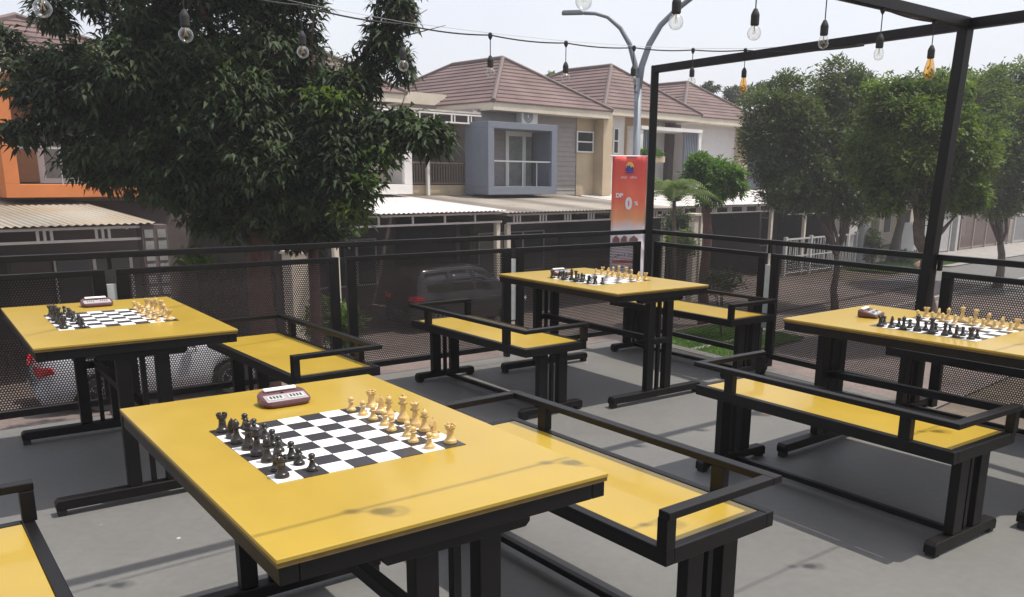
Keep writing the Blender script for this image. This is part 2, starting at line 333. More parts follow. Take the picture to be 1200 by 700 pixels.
HA = R(46); hv = Vector((math.sin(HA), math.cos(HA), 0)); nv = Vector((-math.cos(HA), math.sin(HA), 0)); HROT = math.pi / 2 - HA
def W(h, n, z=0): return hv * h + nv * n + Vector((0, 0, z))
def strip(name, h0, h1, n0, n1, z, m):
    # built in the street's own axes so that procedural patterns run along it
    o = MB().add([(0, 0, 0), (h1 - h0, 0, 0), (h1 - h0, n1 - n0, 0), (0, n1 - n0, 0)], [(0, 1, 2, 3)]).build(name, m)
    o.location = W(h0, n0, z); o.rotation_euler = (0, 0, HROT); o['kind'] = 'structure'; return o
gr = MB().add([(-900, -900, 0), (900, -900, 0), (900, 900, 0), (-900, 900, 0)], [(0, 1, 2, 3)]).build('ground', M_soil); gr.location = (0, 0, GZ - .03); gr['kind'] = 'structure'
strip('paved_forecourt', -30, 34, 14.2, 24.2, GZ + .004, M_paver)
strip('paved_street', -30, 36, 6.0, 12.0, GZ + .004, M_paver)
strip('road', 34, 130, 8.4, 16.4, GZ + .008, M_road)
kb = MB().box(0, 160, 0, .15, 0, .14).build('road_kerb', M_concrete); kb.location = W(-30, 12.05, GZ - .02); kb.rotation_euler = (0, 0, HROT); kb['kind'] = 'structure'
kb = MB().box(0, 64, 0, .15, 0, .12).build('verge_kerb', M_soil); kb.location = W(-30, 14.0, GZ - .02); kb.rotation_euler = (0, 0, HROT); kb['kind'] = 'structure'
strip('paved_footway', -30, 36, 12.2, 14.0, GZ + .05, M_paver)
strip('grass_verge', 15.2, 20.5, 11.2, 13.8, GZ + .058, M_grassbase)
strip('grass_plot', 38.5, 47, 17.0, 19.4, GZ + .03, M_grassbase)
strip('driveway', 44, 90, 16.5, 20.5, GZ + .025, M_concrete)
def grass(name, areas, n, hgt=.09):
    V = []; 
    tot = sum((a[1] - a[0]) * (a[3] - a[2]) for a in areas)
    for (h0, h1, n0, n1, z) in areas:
        k = int(n * (h1 - h0) * (n1 - n0) / tot)
        hh = RNG.uniform(h0, h1, k); nn = RNG.uniform(n0, n1, k); a = RNG.uniform(0, 6.28, k); w = .022; L_ = RNG.uniform(.5, 1.2, k) * hgt
        x = hv.x * hh + nv.x * nn; y = hv.y * hh + nv.y * nn; lx = RNG.normal(0, .035, k); ly = RNG.normal(0, .035, k)
        p0 = np.stack([x - w * np.cos(a), y - w * np.sin(a), np.full(k, z)], 1); p1 = np.stack([x + w * np.cos(a), y + w * np.sin(a), np.full(k, z)], 1)
        p2 = np.stack([x + lx + .004, y + ly, z + L_], 1); p3 = np.stack([x + lx - .004, y + ly, z + L_], 1)
        V.append(np.stack([p0, p1, p2, p3], 1).reshape(-1, 3))
    V = np.concatenate(V); Q = np.arange(len(V)).reshape(-1, 4)
    o = npmesh(name, V, Q, M_grass); tag(o, 'short green grass on the verges beyond the railing', 'grass', kind='stuff')
grass('grass', [(15.2, 20.5, 11.2, 13.8, GZ + .058), (38.5, 47, 17.0, 19.4, GZ + .03)], 42000)

# ------------------------------------------------------------------ railing
def hex_sheet(w, h, pitch=.0158, web=.0063):
    dx = pitch; dz = pitch * .866; r = pitch / math.sqrt(3)
    nx = int(w / dx); nz = int(h / dz); V = []; Q = []
    segs = []
    for j in range(nz + 1):
        for i in range(nx + 1):
            cx = i * dx + (dx / 2 if j % 2 else 0); cz = j * dz
            P = [(cx + r * math.sin(R(60 * k)), cz + r * math.cos(R(60 * k))) for k in (0, 1, 2, 3)]
            for a, b in ((0, 1), (1, 2), (2, 3)): segs.append((P[a], P[b]))
    S = np.array(segs); a = S[:, 0]; b = S[:, 1]; ok = (a[:, 0] < w) & (b[:, 0] < w) & (a[:, 1] < h) & (b[:, 1] < h) & (a[:, 0] > 0) & (b[:, 0] > 0) & (b[:, 1] > 0) & (a[:, 1] > 0)
    a = a[ok]; b = b[ok]; d = b - a; d /= np.linalg.norm(d, axis=1)[:, None]; p = np.stack([-d[:, 1], d[:, 0]], 1) * web / 2; e = d * web * .25
    c = [a - p - e, a + p - e, b + p + e, b - p + e]
    V = np.stack([np.stack([q[:, 0], np.zeros(len(q)), q[:, 1]], 1) for q in c], 1).reshape(-1, 3)
    return V, np.arange(len(V)).reshape(-1, 4)
mesh_cache = {}
def railing(name, label, origin, ang, spans, length, plates, start):
    t = empty(name, origin, ang, label, 'railing')
    MB().box(start, length, -.022, .022, .955, .992).build('handrail', M_black, t, .003)
    for k, (a, b) in enumerate(spans):
        fr = MB()
        fr.box(a, b, -.018, .018, .855, .888); fr.box(a, b, -.018, .018, .065, .105)
        fr.box(a, a + .07, -.017, .017, .105, .855); fr.box(b - .07, b, -.017, .017, .105, .855)
        f = fr.build('panel_frame', M_black, t, .002)
        w = b - a - .14; key = round(w, 3)
        if key not in mesh_cache:
            V, Q = hex_sheet(w, .748); o = npmesh('perforated_sheet', V, Q, M_mesh, f); mesh_cache[key] = o.data
        else:
            o = bpy.data.objects.new('perforated_sheet', mesh_cache[key]); COL.objects.link(o); o.parent = f
        o.location = (a + .07, 0, .106)
        # foot and short upright that carries the handrail in the gap
        g = b + .03
        MB().box(g - .012, g + .012, -.012, .012, .8885, .9545).build('handrail_support', M_black, t)
        for fx in (a + .02, b - .05): MB().box(fx, fx + .03, -.03, .03, 0, .0645).build('foot_plate', M_black, t, .002)
        if k in plates: MB().box(b + .003, b + .057, -.012, .004, .30, .80).build('joint_plate', M_plate, t, .002)
    return t
angL = math.atan2(DL.y, DL.x); angR = math.atan2(DR.y, DR.x)
railing('metal_railing', 'long black perforated metal railing on the street side, left of the corner post', K, angL,
        [(.11, 1.51)] + [(.07 + 1.5 * k, 1.51 + 1.5 * k) for k in range(1, 6)], 9.1, (0, 2), .03)
railing('metal_railing', 'black perforated metal railing on the right side, below the leaning pergola post', K, angR,
        [(.10, 1.43)] + [(.06 + 1.43 * k, 1.43 + 1.43 * k) for k in range(1, 5)], 7.2, (0,), .03)

# ------------------------------------------------------------------ pergola
pg = empty('steel_pergola', K, 0, 'black steel pergola frame standing over the right side of the terrace', 'pergola')
def kl(v): return tuple(Vector(v) - K)
ZT = 2.37
P2 = K + DR * 2.90
b0 = K + inR * .03 + inL * .03
MB().box(-.032, .032, -.032, .032, 0, ZT + .03).build('post', M_black, pg, .003, loc=kl(b0))
p2b = P2 + DR * -.10 + inR * .04; p2t = P2 + inR * .04
MB().bar(kl(p2b), kl(p2t + Vector((0, 0, ZT))), .068, .068, up=DR).build('post', M_black, pg, .003)
MB().bar(kl(b0 + Vector((0, 0, ZT))), kl(p2t + DR * 4.6 + Vector((0, 0, ZT - .02))), .06, .06).build('edge_beam', M_black, pg, .003)
MB().bar(kl(p2t + Vector((0, 0, ZT + .001))), kl(p2t + DL * 7.0 + Vector((0, 0, ZT + .001))), .055, .058).build('cross_beam', M_black, pg, .003)
p3 = p2t + DR * 4.4
MB().bar(kl(p3), kl(p3 + Vector((0, 0, ZT - .05))), .068, .068, up=DR).build('post', M_black, pg, .003)
p4 = p2t + DL * 6.9
MB().bar(kl(p4), kl(p4 + Vector((0, 0, ZT - .03))), .068, .068, up=DR).build('post', M_black, pg, .003)

# ------------------------------------------------------------------ tables
TW, TL, SQ, BU, BV = .832, 1.3157, .06506, .1496, .3994
def make_table():
    t = empty('chess_table')
    MB().box(0, TL, 0, TW, .7405, .75).build('tabletop', M_yellow, t, .0015)
    MB().box(.002, TL - .002, .002, TW - .002, .7305, .7403).build('edge_strip', M_edge, t)
    ap = MB()
    ap.box(.006, TL - .006, .006, .046, .690, .730); ap.box(.006, TL - .006, TW - .046, TW - .006, .690, .730)
    ap.box(.006, .046, .0462, TW - .0462, .690, .730); ap.box(TL - .046, TL - .006, .0462, TW - .0462, .690, .730)
    ap.build('apron', M_black, t, .003)
    MB().box(0, 8 * SQ, 0, 8 * SQ, 0, .0016).build('chessboard', M_board, t, loc=(BV, BU, .7502))
    c = TW / 2
    for x0, x1 in ((.02, .065), (TL - .065, TL - .02)):
        MB().prism([(c - .19, .6895), (c + .19, .6895), (c + .19, .676), (c + .178, .664), (c - .178, .664), (c - .19, .676)], 'x', x0 - .004, x1 + .004).build('top_bracket', M_black, t, .002)
        for s in (-1, 1):
            MB().box(x0, x1, c + s * .082 - .029, c + s * .082 + .029, .076, .6635).build('leg', M_black, t, .003)
        MB().box((x0 + x1) / 2 - .011, (x0 + x1) / 2 + .011, c - .011, c + .011, .076, .6635).build('spindle', M_black, t, .002)
        MB().box(x0 - .002, x1 + .002, c - .075, c + .075, .385, .425).build('crossbar', M_black, t, .003)
        f = MB().prism([(.01, .028), (.01, .06), (.022, .074), (TW - .022, .074), (TW - .01, .06), (TW - .01, .028)], 'x', x0 - .006, x1 + .006).build('foot', M_black, t, .004)
        for py_ in (.014, TW - .05): MB().box(x0 + .002, x1 - .002, py_, py_ + .036, .002, .028).build('rubber_pad', M_tyre, f)
    MB().box(.068, TL - .068, c - .018, c + .018, .386, .424).build('stretcher', M_black, t, .003)
    return t
TABS = {1: (-1.2897, 2.5309, .5853), 2: (-2.8607, 4.4934, 1.3718), 3: (-.3199, 6.3566, .9163), 4: (1.2579, 4.4106, -1.4264)}
TLAB = {1: 'large yellow chess table with black steel legs, nearest in the foreground', 2: 'yellow chess table at the left by the railing, above the white car',
        3: 'yellow chess table farthest away, in the railing corner before the banner', 4: 'yellow chess table at the right, cut by the photo edge'}
YAW = 52.16; tables = {}
t0 = make_table()
for k, (x, y, ex) in TABS.items():
    o = t0 if k == 1 else copy_tree(t0)
    o.location = (x, y, 0); o.rotation_euler = (0, 0, -R(YAW + ex)); tag(o, TLAB[k], 'table', 'yellow chess tables'); tables[k] = o
def tpt(k, u, v, z=.75):
    x, y, ex = TABS[k]; t = R(YAW + ex)
    return Vector((x + math.sin(t) * u + math.cos(t) * v, y + math.cos(t) * u - math.sin(t) * v, z))

# ------------------------------------------------------------------ benches
BW, BL, BH, RH = .487, 1.3328, .4478, .5654
def make_bench():
    t = empty('bench')
    fr = MB(); w = .034
    fr.box(0, BL, 0, w, BH - .05, BH); fr.box(0, BL, BW - w, BW, BH - .05, BH)
    fr.box(0, w, w, BW - w, BH - .05, BH - .0005); fr.box(BL - w, BL, w, BW - w, BH - .05, BH - .0005)
    fr.box(w, BL - w, BW / 2 - .02, BW / 2 + .02, BH - .06, BH - .03)
    fr.build('seat_frame', M_black, t, .003)
    MB().box(w + .0015, BL - w - .0015, w + .0015, BW - w - .0015, BH - .022, BH - .002).build('seat', M_yellow, t, .002)
    # back rail along y=0 with returns at both ends
    rl = MB(); rw = .042; rh = .024
    rl.box(-.012, BL + .012, -.012, -.012 + rw, RH - rh, RH); rl.box(-.012, -.012 + rw, -.012 + rw, BW + .008, RH - rh, RH); rl.box(BL + .012 - rw, BL + .012, -.012 + rw, BW + .008, RH - rh, RH)
    rl.build('back_rail', M_black, t, .003)
    for x in (.185, BL - .235):
        MB().box(x, x + .05, -.004, .030, BH + .0005, RH - rh - .0005).build('back_post', M_black, t, .002)
    for x in (-.004, BL - .034):
        MB().box(x, x + .038, BW - .032, BW + .006, BH + .0005, RH - rh - .0005).build('front_post', M_black, t, .002)
    c = BW / 2
    for x0, x1 in ((.03, .072), (BL - .072, BL - .03)):
        for s in (-1, 1): MB().box(x0, x1, c + s * .079 - .034, c + s * .079 + .034, .066, BH - .0505).build('leg', M_black, t, .003)
        MB().box((x0 + x1) / 2 - .01, (x0 + x1) / 2 + .01, c - .012, c + .012, .066, BH - .0505).build('spindle', M_black, t, .002)
        f = MB().prism([(.0, .012), (0, .05), (.014, .064), (BW - .014, .064), (BW, .05), (BW, .012), (BW - .05, .012), (BW - .055, .024), (.055, .024), (.05, .012)], 'x', x0 - .005, x1 + .005).build('foot', M_black, t, .004)
        for py_ in (.008, BW - .045): MB().box(x0 + .002, x1 - .002, py_, py_ + .037, .001, .012).build('rubber_pad', M_tyre, f)
    MB().box(.077, BL - .077, c - .014, c + .014, .026, .052).build('stretcher', M_black, t, .003)
    return t
BEN = {1: (-.4824, 3.2375, -1.0388, 1), 4: (.7793, 4.1723, 1.1118, 0), 3: (-.925, 6.0445, -.9451, 0), 2: (-2.0869, 5.2501, -1.3566, 1), 5: (.5816, 7.2341, .7855, 1), 0: (-1.8999, 2.099, 0, 0), 6: (2.14, 5.22, -.6, 1), 7: (-3.54, 4.15, 0, 0)}
BLAB = {1: 'yellow bench with black back rail, right of the nearest table', 4: 'yellow bench at the lower right, its railed back towards the camera',
        3: 'yellow bench in the middle, on the near side of the farthest table', 2: 'yellow bench between the left table and the street railing',
        5: 'yellow bench behind the farthest table, against the right railing', 0: 'yellow bench cut off at the bottom left corner',
        6: 'bench half hidden behind the right table, beside the right railing', 7: 'yellow bench on the outer side of the left table, outside the left edge'}
bn0 = make_bench(); first = True
for k, (x, y, ex, back_far) in BEN.items():
    if k == 7: continue
    o = bn0 if first else copy_tree(bn0); first = False
    t = R(YAW + ex); u = Vector((math.sin(t), math.cos(t), 0)); v = Vector((math.cos(t), -math.sin(t), 0)); P = Vector((x, y, 0))
    if back_far: o.location = P + u * BW + v * BL; o.rotation_euler = (0, 0, -t + math.pi)
    else: o.location = P; o.rotation_euler = (0, 0, -t)
    tag(o, BLAB[k], 'bench', 'yellow benches at the chess tables')

# ------------------------------------------------------------------ chess pieces
def base_prof(r, h):      # shared foot of a turned piece
    return [(r, 0), (r, h * .06), (r * .93, h * .10), (r * .97, h * .14), (r * .80, h * .19), (r * .62, h * .25)]
def pc_pawn(m):
    h = .056; r = .0185; mb = MB(); mb.lathe(base_prof(r, h) + [(r * .45, h * .42), (r * .38, h * .60), (r * .72, h * .64), (r * .60, h * .68), (r * .35, h * .70), (r * .52, h * .76), (r * .60, h * .85), (r * .50, h * .94), (r * .25, h * .99), (.0005, h)], 18)
    return mb
def pc_rook(m):
    h = .067; r = .0225; mb = MB()
    mb.lathe(base_prof(r, h) + [(r * .55, h * .45), (r * .52, h * .68), (r * .75, h * .73), (r * .62, h * .76), (r * .80, h * .80), (r * .82, h * .90), (r * .58, h * .90), (r * .56, h * .84), (.0005, h * .84)], 18)
    for k in range(6):
        a = R(60 * k); c_, s_ = math.cos(a), math.sin(a); q = r * .71
        mb.bar((q * c_ - .0055 * s_, q * s_ + .0055 * c_, h * .95), (q * c_ + .0055 * s_, q * s_ - .0055 * c_, h * .95), r * .26, h * .10)
    return mb
def pc_bishop(m):
    h = .086; r = .0215; mb = MB()
    mb.lathe(base_prof(r, h) + [(r * .42, h * .40), (r * .36, h * .58), (r * .72, h * .61), (r * .50, h * .635), (r * .66, h * .65), (r * .36, h * .67), (r * .52, h * .74), (r * .56, h * .80), (r * .44, h * .88), (r * .20, h * .94), (r * .12, h * .95), (r * .20, h * .975), (.0005, h)], 18)
    return mb
def pc_queen(m):
    h = .098; r = .024; mb = MB()
    mb.lathe(base_prof(r, h) + [(r * .44, h * .40), (r * .36, h * .62), (r * .72, h * .65), (r * .50, h * .67), (r * .68, h * .69), (r * .40, h * .72), (r * .50, h * .80), (r * .74, h * .91), (r * .60, h * .93), (r * .30, h * .945), (r * .14, h * .955), (r * .20, h * .98), (.0005, h)], 18)
    for k in range(8):
        a = R(45 * k); mb.lathe([(.0028, 0), (.0028, .003), (.0005, .0055)], 6, (r * .66 * math.cos(a), r * .66 * math.sin(a), h * .91))
    return mb
def pc_king(m):
    h = .108; r = .0245; mb = MB()
    mb.lathe(base_prof(r, h) + [(r * .46, h * .38), (r * .38, h * .60), (r * .74, h * .63), (r * .52, h * .65), (r * .70, h * .67), (r * .42, h * .70), (r * .50, h * .78), (r * .66, h * .87), (r * .50, h * .885), (r * .22, h * .90), (.0005, h * .905)], 18)
    mb.box(-.0022, .0022, -.0022, .0022, h * .90, h); mb.box(-.0022, .0022, -.0065, .0065, h * .935, h * .962)
    return mb
def pc_knight(m):
    h = .074; r = .022; mb = MB(); mb.lathe(base_prof(r, h) + [(r * .62, h * .30), (.0005, h * .30)], 18)
    # horse head: profile in x-z, thickness tapering in y
    prof = [(-.011, .020), (-.0135, .034), (-.012, .048), (-.007, .060), (-.001, .067), (.001, .073), (.004, .067), (.009, .062), (.0165, .050), (.0185, .044), (.015, .0405), (.0085, .0435), (.006, .040), (.010, .030), (.012, .020)]
    n = len(prof); cx = sum(p[0] for p in prof) / n; cz = sum(p[1] for p in prof) / n; vs = []
    for y, s in ((-.0075, .72), (-.0045, 1), (.0045, 1), (.0075, .72)):
        for px, pz in prof: vs.append((cx + (px - cx) * s, y, cz + (pz - cz) * (s if pz > .021 else 1)))
    fs = [tuple(range(n)), tuple(reversed(range(3 * n, 4 * n)))]
    for l in range(3):
        for i in range(n): fs.append((l * n + i, (l + 1) * n + i, (l + 1) * n + (i + 1) % n, l * n + (i + 1) % n))
    mb.add(vs, fs); return mb
PCF = dict(pawn=pc_pawn, rook=pc_rook, knight=pc_knight, bishop=pc_bishop, queen=pc_queen, king=pc_king)
proto = {}
ROW = ['rook', 'knight', 'bishop', 'king', 'queen', 'bishop', 'knight', 'rook']
TN = {1: 'the nearest table', 2: 'the left table', 3: 'the farthest table', 4: 'the right table'}
ORD = ['first', 'second', 'third', 'fourth', 'fifth', 'sixth', 'seventh', 'eighth']
def place_piece(kind, colr, k, i, j, dx=0, dy=0):
    key = (kind, colr)
    if key not in proto:
        mb = PCF[kind](None); mb.v = [(a * .8, b * .8, c * .78) for a, b, c in mb.v]; o = mb.build('chess_' + kind, M_pblack if colr == 'black' else M_pwhite, None)
        o.data.polygons.foreach_set('use_smooth', [len(p.vertices) == 4 and kind != 'knight' for p in o.data.polygons])
        proto[key] = o
    else:
        o = proto[key].copy(); COL.objects.link(o)
    ex = TABS[k][2]
    o.location = tpt(k, BU + (i + .5) * SQ + dx, BV + (j + .5) * SQ + dy, .7522)
    face = math.pi / 2 if colr == 'black' else -math.pi / 2
    o.rotation_euler = (0, 0, -R(YAW + ex) + face + (random.uniform(-.35, .35) if kind in ('knight', 'king') else random.uniform(0, 6)))
    cn = 'black' if colr == 'black' else 'pale wooden'
    if kind == 'pawn': lab = f'{cn} pawn on {TN[k]}, {ORD[j]} from the clock'
    elif kind in ('king', 'queen'): lab = f'{cn} {kind} in the back row on {TN[k]}'
    else: lab = f'{cn} {kind} on {TN[k]}, ' + ('nearer to' if j < 4 else 'farther from') + ' the clock'
    tag(o, lab, 'chess piece', ('black' if colr == 'black' else 'pale wooden') + ' chess pieces on ' + TN[k])
for k in (1, 2, 3, 4):
    for j in range(8):
        jit = lambda: random.uniform(-.008, .008)
        place_piece(ROW[j], 'black', k, 0, j, jit(), jit()); place_piece('pawn', 'black', k, 1, j, jit(), jit())
        place_piece('pawn', 'white', k, 6, j, jit(), jit()); place_piece(ROW[j], 'white', k, 7, j, jit(), jit())

# ------------------------------------------------------------------ chess clocks
def clock(k, u, v, label, rot=0., body=M_maroon, square=False):
    ex = TABS[k][2]
    t = empty('chess_clock', tpt(k, u, v, .7502), -R(YAW + ex) + math.pi / 2 + rot, label, 'chess clock', 'chess clocks on the tables')
    w, d = .156, .100; n = 10
    # rounded outline (x = width, y = depth; low front edge at +y ... faces the board)
    def outline(s):
        rr_ = .034 if not square else .008; pts = []
        for cx, cy, a0 in ((w / 2 - rr_, d / 2 - rr_, 0), (-w / 2 + rr_, d / 2 - rr_, 90), (-w / 2 + rr_, -d / 2 + rr_, 180), (w / 2 - rr_, -d / 2 + rr_, 270)):
            for q in range(5):
                a = R(a0 + 22.5 * q); pts.append(((cx + rr_ * math.cos(a)) * s, (cy + rr_ * math.sin(a)) * s))
        return pts
    def top(y): return .029 + y * .24              # wedge: high at +y, low at -y
    mb = MB(); o1 = outline(1); o2 = outline(.94); m_ = len(o1)
    vs = [(x, y, .003) for x, y in o2] + [(x, y, .010) for x, y in o1] + [(x, y, top(y) - .006) for x, y in o1] + [(x, y, top(y)) for x, y in o2]
    fs = [tuple(reversed(range(m_))), tuple(range(3 * m_, 4 * m_))]
    for l in range(3):
        for i in range(m_): fs.append((l * m_ + i, l * m_ + (i + 1) % m_, (l + 1) * m_ + (i + 1) % m_, (l + 1) * m_ + i))
    mb.add(vs, fs); b = mb.build('body', body, t, smooth=False)
    def slab(x0, x1, y0, y1, lift, th=.0015):
        return MB().quadbox((x0, y0, top(y0) + lift), (x1, y0, top(y0) + lift), (x1, y1, top(y1) + lift), (x0, y1, top(y1) + lift), (0, 0, th))
    slab(-.066, .066, -.041, .004, .0005).build('face_panel', M_silver, t)
    for s in (-1, 1):
        f = slab(min(s * .006, s * .058), max(s * .006, s * .058), -.032, -.006, .0022).build('display', M_clockface, t)
        for q in range(4):
            x = s * .032 + (q - 1.5) * .0105
            slab(x - .0028, x + .0028, -.025, -.010, .0040, .0006).build('digit', M_dark, f)
    rk = slab(-.052, .052, .026, .042, .002, .006).build('rocker_lever', M_whiteplast, t, .002)
    MB().box(-.004, .004, .012, .018, top(.015), top(.015) + .004).build('button', M_dark, t)
    MB().box(-.06, .06, -.03, .03, .0, .003).build('rubber_feet', M_tyre, t)
clock(1, .432, .228, 'maroon rounded chess clock on the nearest table', 0)
clock(2, .43, .19, 'maroon chess clock on the left table by the railing', 0)
clock(3, .35, .31, 'chess clock on the farthest table, behind the black pieces', 0)
clock(4, .43, .245, 'boxy dark brown chess clock on the right table', .25, M_walnut, True)

# ------------------------------------------------------------------ string lights
def string_lights(name, label, pts, bulbs, drop=.13, wire=True, ext=()):
    t = empty(name, pts[0], 0, label, 'string lights'); o0 = Vector(pts[0])
    P = [Vector(q) for q in pts]; cab = []
    for i in range(len(P) - 1):
        a, b = P[i], P[i + 1]; sag = .035 * (b - a).length
        for k in range(8):
            s = k / 8; q = a.lerp(b, s); q.z -= sag * 4 * s * (1 - s) * .6; cab.append(q - o0)
    cab.append(P[-1] - o0)
    MB().tube(cab, .0045, 6).build('cable', M_cable, t, smooth=True)
    if wire: MB().tube([q - o0 + Vector((0, 0, .012)) for q in P], .0012, 4).build('support_wire', M_wire, t)
    for (q, kind) in bulbs:
        q = Vector(q) - o0
        so = MB(); so.lathe([(.006, .016), (.014, .008), (.014, -.012), (.004, -.030)], 10, tuple(q)); so.tube([q, q - Vector((0, 0, drop))], .003, 6)
        so.lathe([(.008, 0), (.017, -.018), (.020, -.028), (.020, -.068), (.017, -.072)][::-1], 14, tuple(q - Vector((0, 0, drop - .004))))
        s_ = so.build('socket', M_cable, t, smooth=False)
        zc = drop + .066
        if kind == 'g':
            prof = [(.0145, 0)] + [(.032 * math.sin(R(a)), -.036 + .032 * math.cos(R(a))) for a in range(35, 180, 16)] + [(.001, -.068)]
        elif kind == 'a':   # long teardrop
            prof = [(.0145, 0), (.018, -.012), (.024, -.035), (.031, -.065), (.034, -.085), (.028, -.105), (.014, -.116), (.001, -.118)]
        else: prof = [(.0145, 0), (.020, -.010), (.025, -.025), (.025, -.045), (.018, -.060), (.001, -.066)]
        MB().lathe(prof[::-1], 16, tuple(q - Vector((0, 0, zc)))).build('bulb', M_amber if kind == 'a' else M_bulb, s_, smooth=True)
        fl = MB(); c0 = q - Vector((0, 0, zc)); L_ = .075 if kind == 'a' else .042
        fl.tube([c0, c0 - Vector((0, 0, L_ * .5))], .003, 6)
        for a in range(0, 360, 90): fl.tube([c0 - Vector((0, 0, L_ * .3)), c0 + Vector((.010 * math.cos(R(a)), .010 * math.sin(R(a)), -L_))], .0008, 4)
        fl.build('filament', M_fil, s_)
    return t
def hang(px, py, Y, drop=.235):            # cable point above a bulb whose centre is seen at px,py
    p = at(px, py, Y); return p + Vector((0, 0, drop))
A_ = [(50, 11, 3.3, 'g'), (218, 42, 4.05, 'g'), (355, 62, 4.85, 'g'), (472.7, 78, 5.4, 'g'), (574.7, 86, 5.95, 'g'), (662.7, 92, 6.4, 'g'), (741.8, 95, 6.8, 'g'), (810.4, 96, 7.1, 'g'), (871, 101, 6.98, 'a')]
cA = [hang(x, y, Y, .235 if k != 'a' else .26) for x, y, Y, k in A_]
endA = K + DR * 2.2 + Vector((0, 0, ZT - .05)) + inR * .06
string_lights('string_lights', 'string of hanging bulbs crossing in front of the big tree', [cA[0] + (cA[0] - cA[1])] + cA + [endA], [(c, A_[i][3]) for i, c in enumerate(cA)])
B_ = [(610, -30, 3.25, 'g'), (684, 3, 3.57, 'g'), (792, 27, 3.91, 'g'), (883.7, 40, 4.24, 'g'), (964.7, 51, 4.6, 's'), (1029.6, 65, 4.92, 's'), (1089, 82, 5.27, 'a')]
cB = [hang(x, y, Y, .235 if k != 'a' else .26) for x, y, Y, k in B_]
d0 = (cB[1] - cB[2])
cBx = [cB[1] + d0 * k for k in (4, 3, 2, 1)]
for q in cBx: q.z = cB[1].z
string_lights('string_lights', 'string of hanging bulbs ending with an amber bulb at the leaning pergola post', cBx + cB[1:] + [P2 + Vector((0, 0, ZT - .02)) + inR * .06],
              [(c, 'g') for c in cBx[:4]] + [(c, B_[i + 1][3]) for i, c in enumerate(cB[1:])])
cC = [Vector((.22 + .42 * k, 1.76 + .335 * k, 2.33)) for k in range(-4, 8)]
string_lights('string_lights', 'string of bulbs nearest the camera, one bulb showing at the top right edge', cC, [(c, 'g') for c in cC[1:-1]], wire=False)

# ------------------------------------------------------------------ street lamp and banner
LP = at(744, 300, 14.0); LP.z = GZ
lamp = empty('street_lamp', LP, 0, 'grey street lamp with two curved arms behind the orange banner', 'street lamp')
hz = lambda px, py, Y=14.0: tuple(at(px, py, Y) - LP)
ptop = at(748, 92, 14.0) - LP
MB().tube([(0, 0, 0), (0, 0, .4), (ptop.x * .5, 0, ptop.z * .6), tuple(ptop)], [.10, .075, .062, .055], 12).build('pole', M_lamp, lamp, smooth=True)
MB().lathe([(.14, 0), (.14, .03), (.09, .05), (.08, .3)], 12).build('base_flange', M_lamp, lamp)
MB().tube([hz(746.5, 105), hz(744, 75), hz(738, 52), hz(727, 33), hz(712, 20), hz(698, 16), hz(684, 15.5)], [.045, .042, .038, .034, .03, .028, .027], 10).build('arm', M_lamp, lamp, smooth=True)
MB().tube([hz(747, 110), hz(752, 78), hz(761, 52), hz(774, 30), hz(792, 12, 13.9), hz(815, -6, 13.7), hz(842, -18, 13.5)], [.055, .05, .047, .043, .04, .038, .036], 10).build('arm', M_lamp, lamp, smooth=True)
hd = at(671, 16, 14) - LP
MB().prism([(-.17, .0), (-.15, .035), (.10, .045), (.17, .02), (.17, -.01), (-.15, -.02)], 'y', -.07, .07).build('lamp_head', M_lamp, lamp, .01, loc=tuple(hd))
hd = at(850, -22, 13.4) - LP
MB().prism([(-.17, .0), (-.15, .035), (.10, .045), (.17, .02), (.17, -.01), (-.15, -.02)], 'y', -.07, .07).build('lamp_head', M_lamp, lamp, .01, loc=tuple(hd))

bt = at(718, 183, 13.3); bb = at(716, 345, 13.3); bw = .52
BZ0 = at(718, 352, 13.3).z; BH_ = bt.z - BZ0
bn = empty('advertising_banner', (bt.x, bt.y, BZ0), 0, 'tall orange and white printed banner reading DP 0%', 'banner')
V = []; nx, nz = 8, 24
for j in range(nz + 1):
    for i in range(nx + 1):
        V.append((bw * i / nx, .012 * math.sin(i * 1.3 + j * .35) + .01 * math.sin(j * .7), BH_ * j / nz))
Q = [(j * (nx + 1) + i, j * (nx + 1) + i + 1, (j + 1) * (nx + 1) + i + 1, (j + 1) * (nx + 1) + i) for j in range(nz) for i in range(nx)]
mb = MB().add(V, Q); o = mb.build('banner_sheet', M_banner, bn, smooth=True); so = o.modifiers.new('thick', 'SOLIDIFY'); so.thickness = .002
MB().box(bw + .003, bw + .085, -.006, .006, -.25, BH_ - .01).build('side_panel', M_bwhite, bn)
MB().tube([(-.03, 0, BH_), (bw + .10, 0, BH_)], .012, 8).build('top_rod', M_bwhite, bn)
MB().tube([(bw + .05, .035, BZ0 * -1 + GZ), (bw + .05, .035, BH_)], .016, 8).build('support_pole', M_lamp, bn)
MB().bar((bw + .05, .09, BH_ - .2), (LP.x - bt.x, LP.y - bt.y, BH_ - .2), .02).build('lamp_bracket', M_lamp, bn)
def text(body, size, loc, m, parent, name='lettering', bold=0.004, sx=1.):
    c = bpy.data.curves.new(name, 'FONT'); c.body = body; c.size = size; c.extrude = .0012; c.offset = bold; c.align_x = 'CENTER'
    o = bpy.data.objects.new(name, c); COL.objects.link(o); dg = bpy.context.evaluated_depsgraph_get()
    me = bpy.data.meshes.new_from_object(o.evaluated_get(dg)); bpy.data.objects.remove(o)
    me.materials.clear(); me.materials.append(m)
    q = bpy.data.objects.new(name, me); COL.objects.link(q); q.parent = parent; q.location = loc; q.rotation_euler = (math.pi / 2, 0, 0); q.scale = (sx, 1, 1)
    return q
px2m = 13.3 / 1033
def bz(py): return BH_ - (py - 183) * px2m
yb = -.028
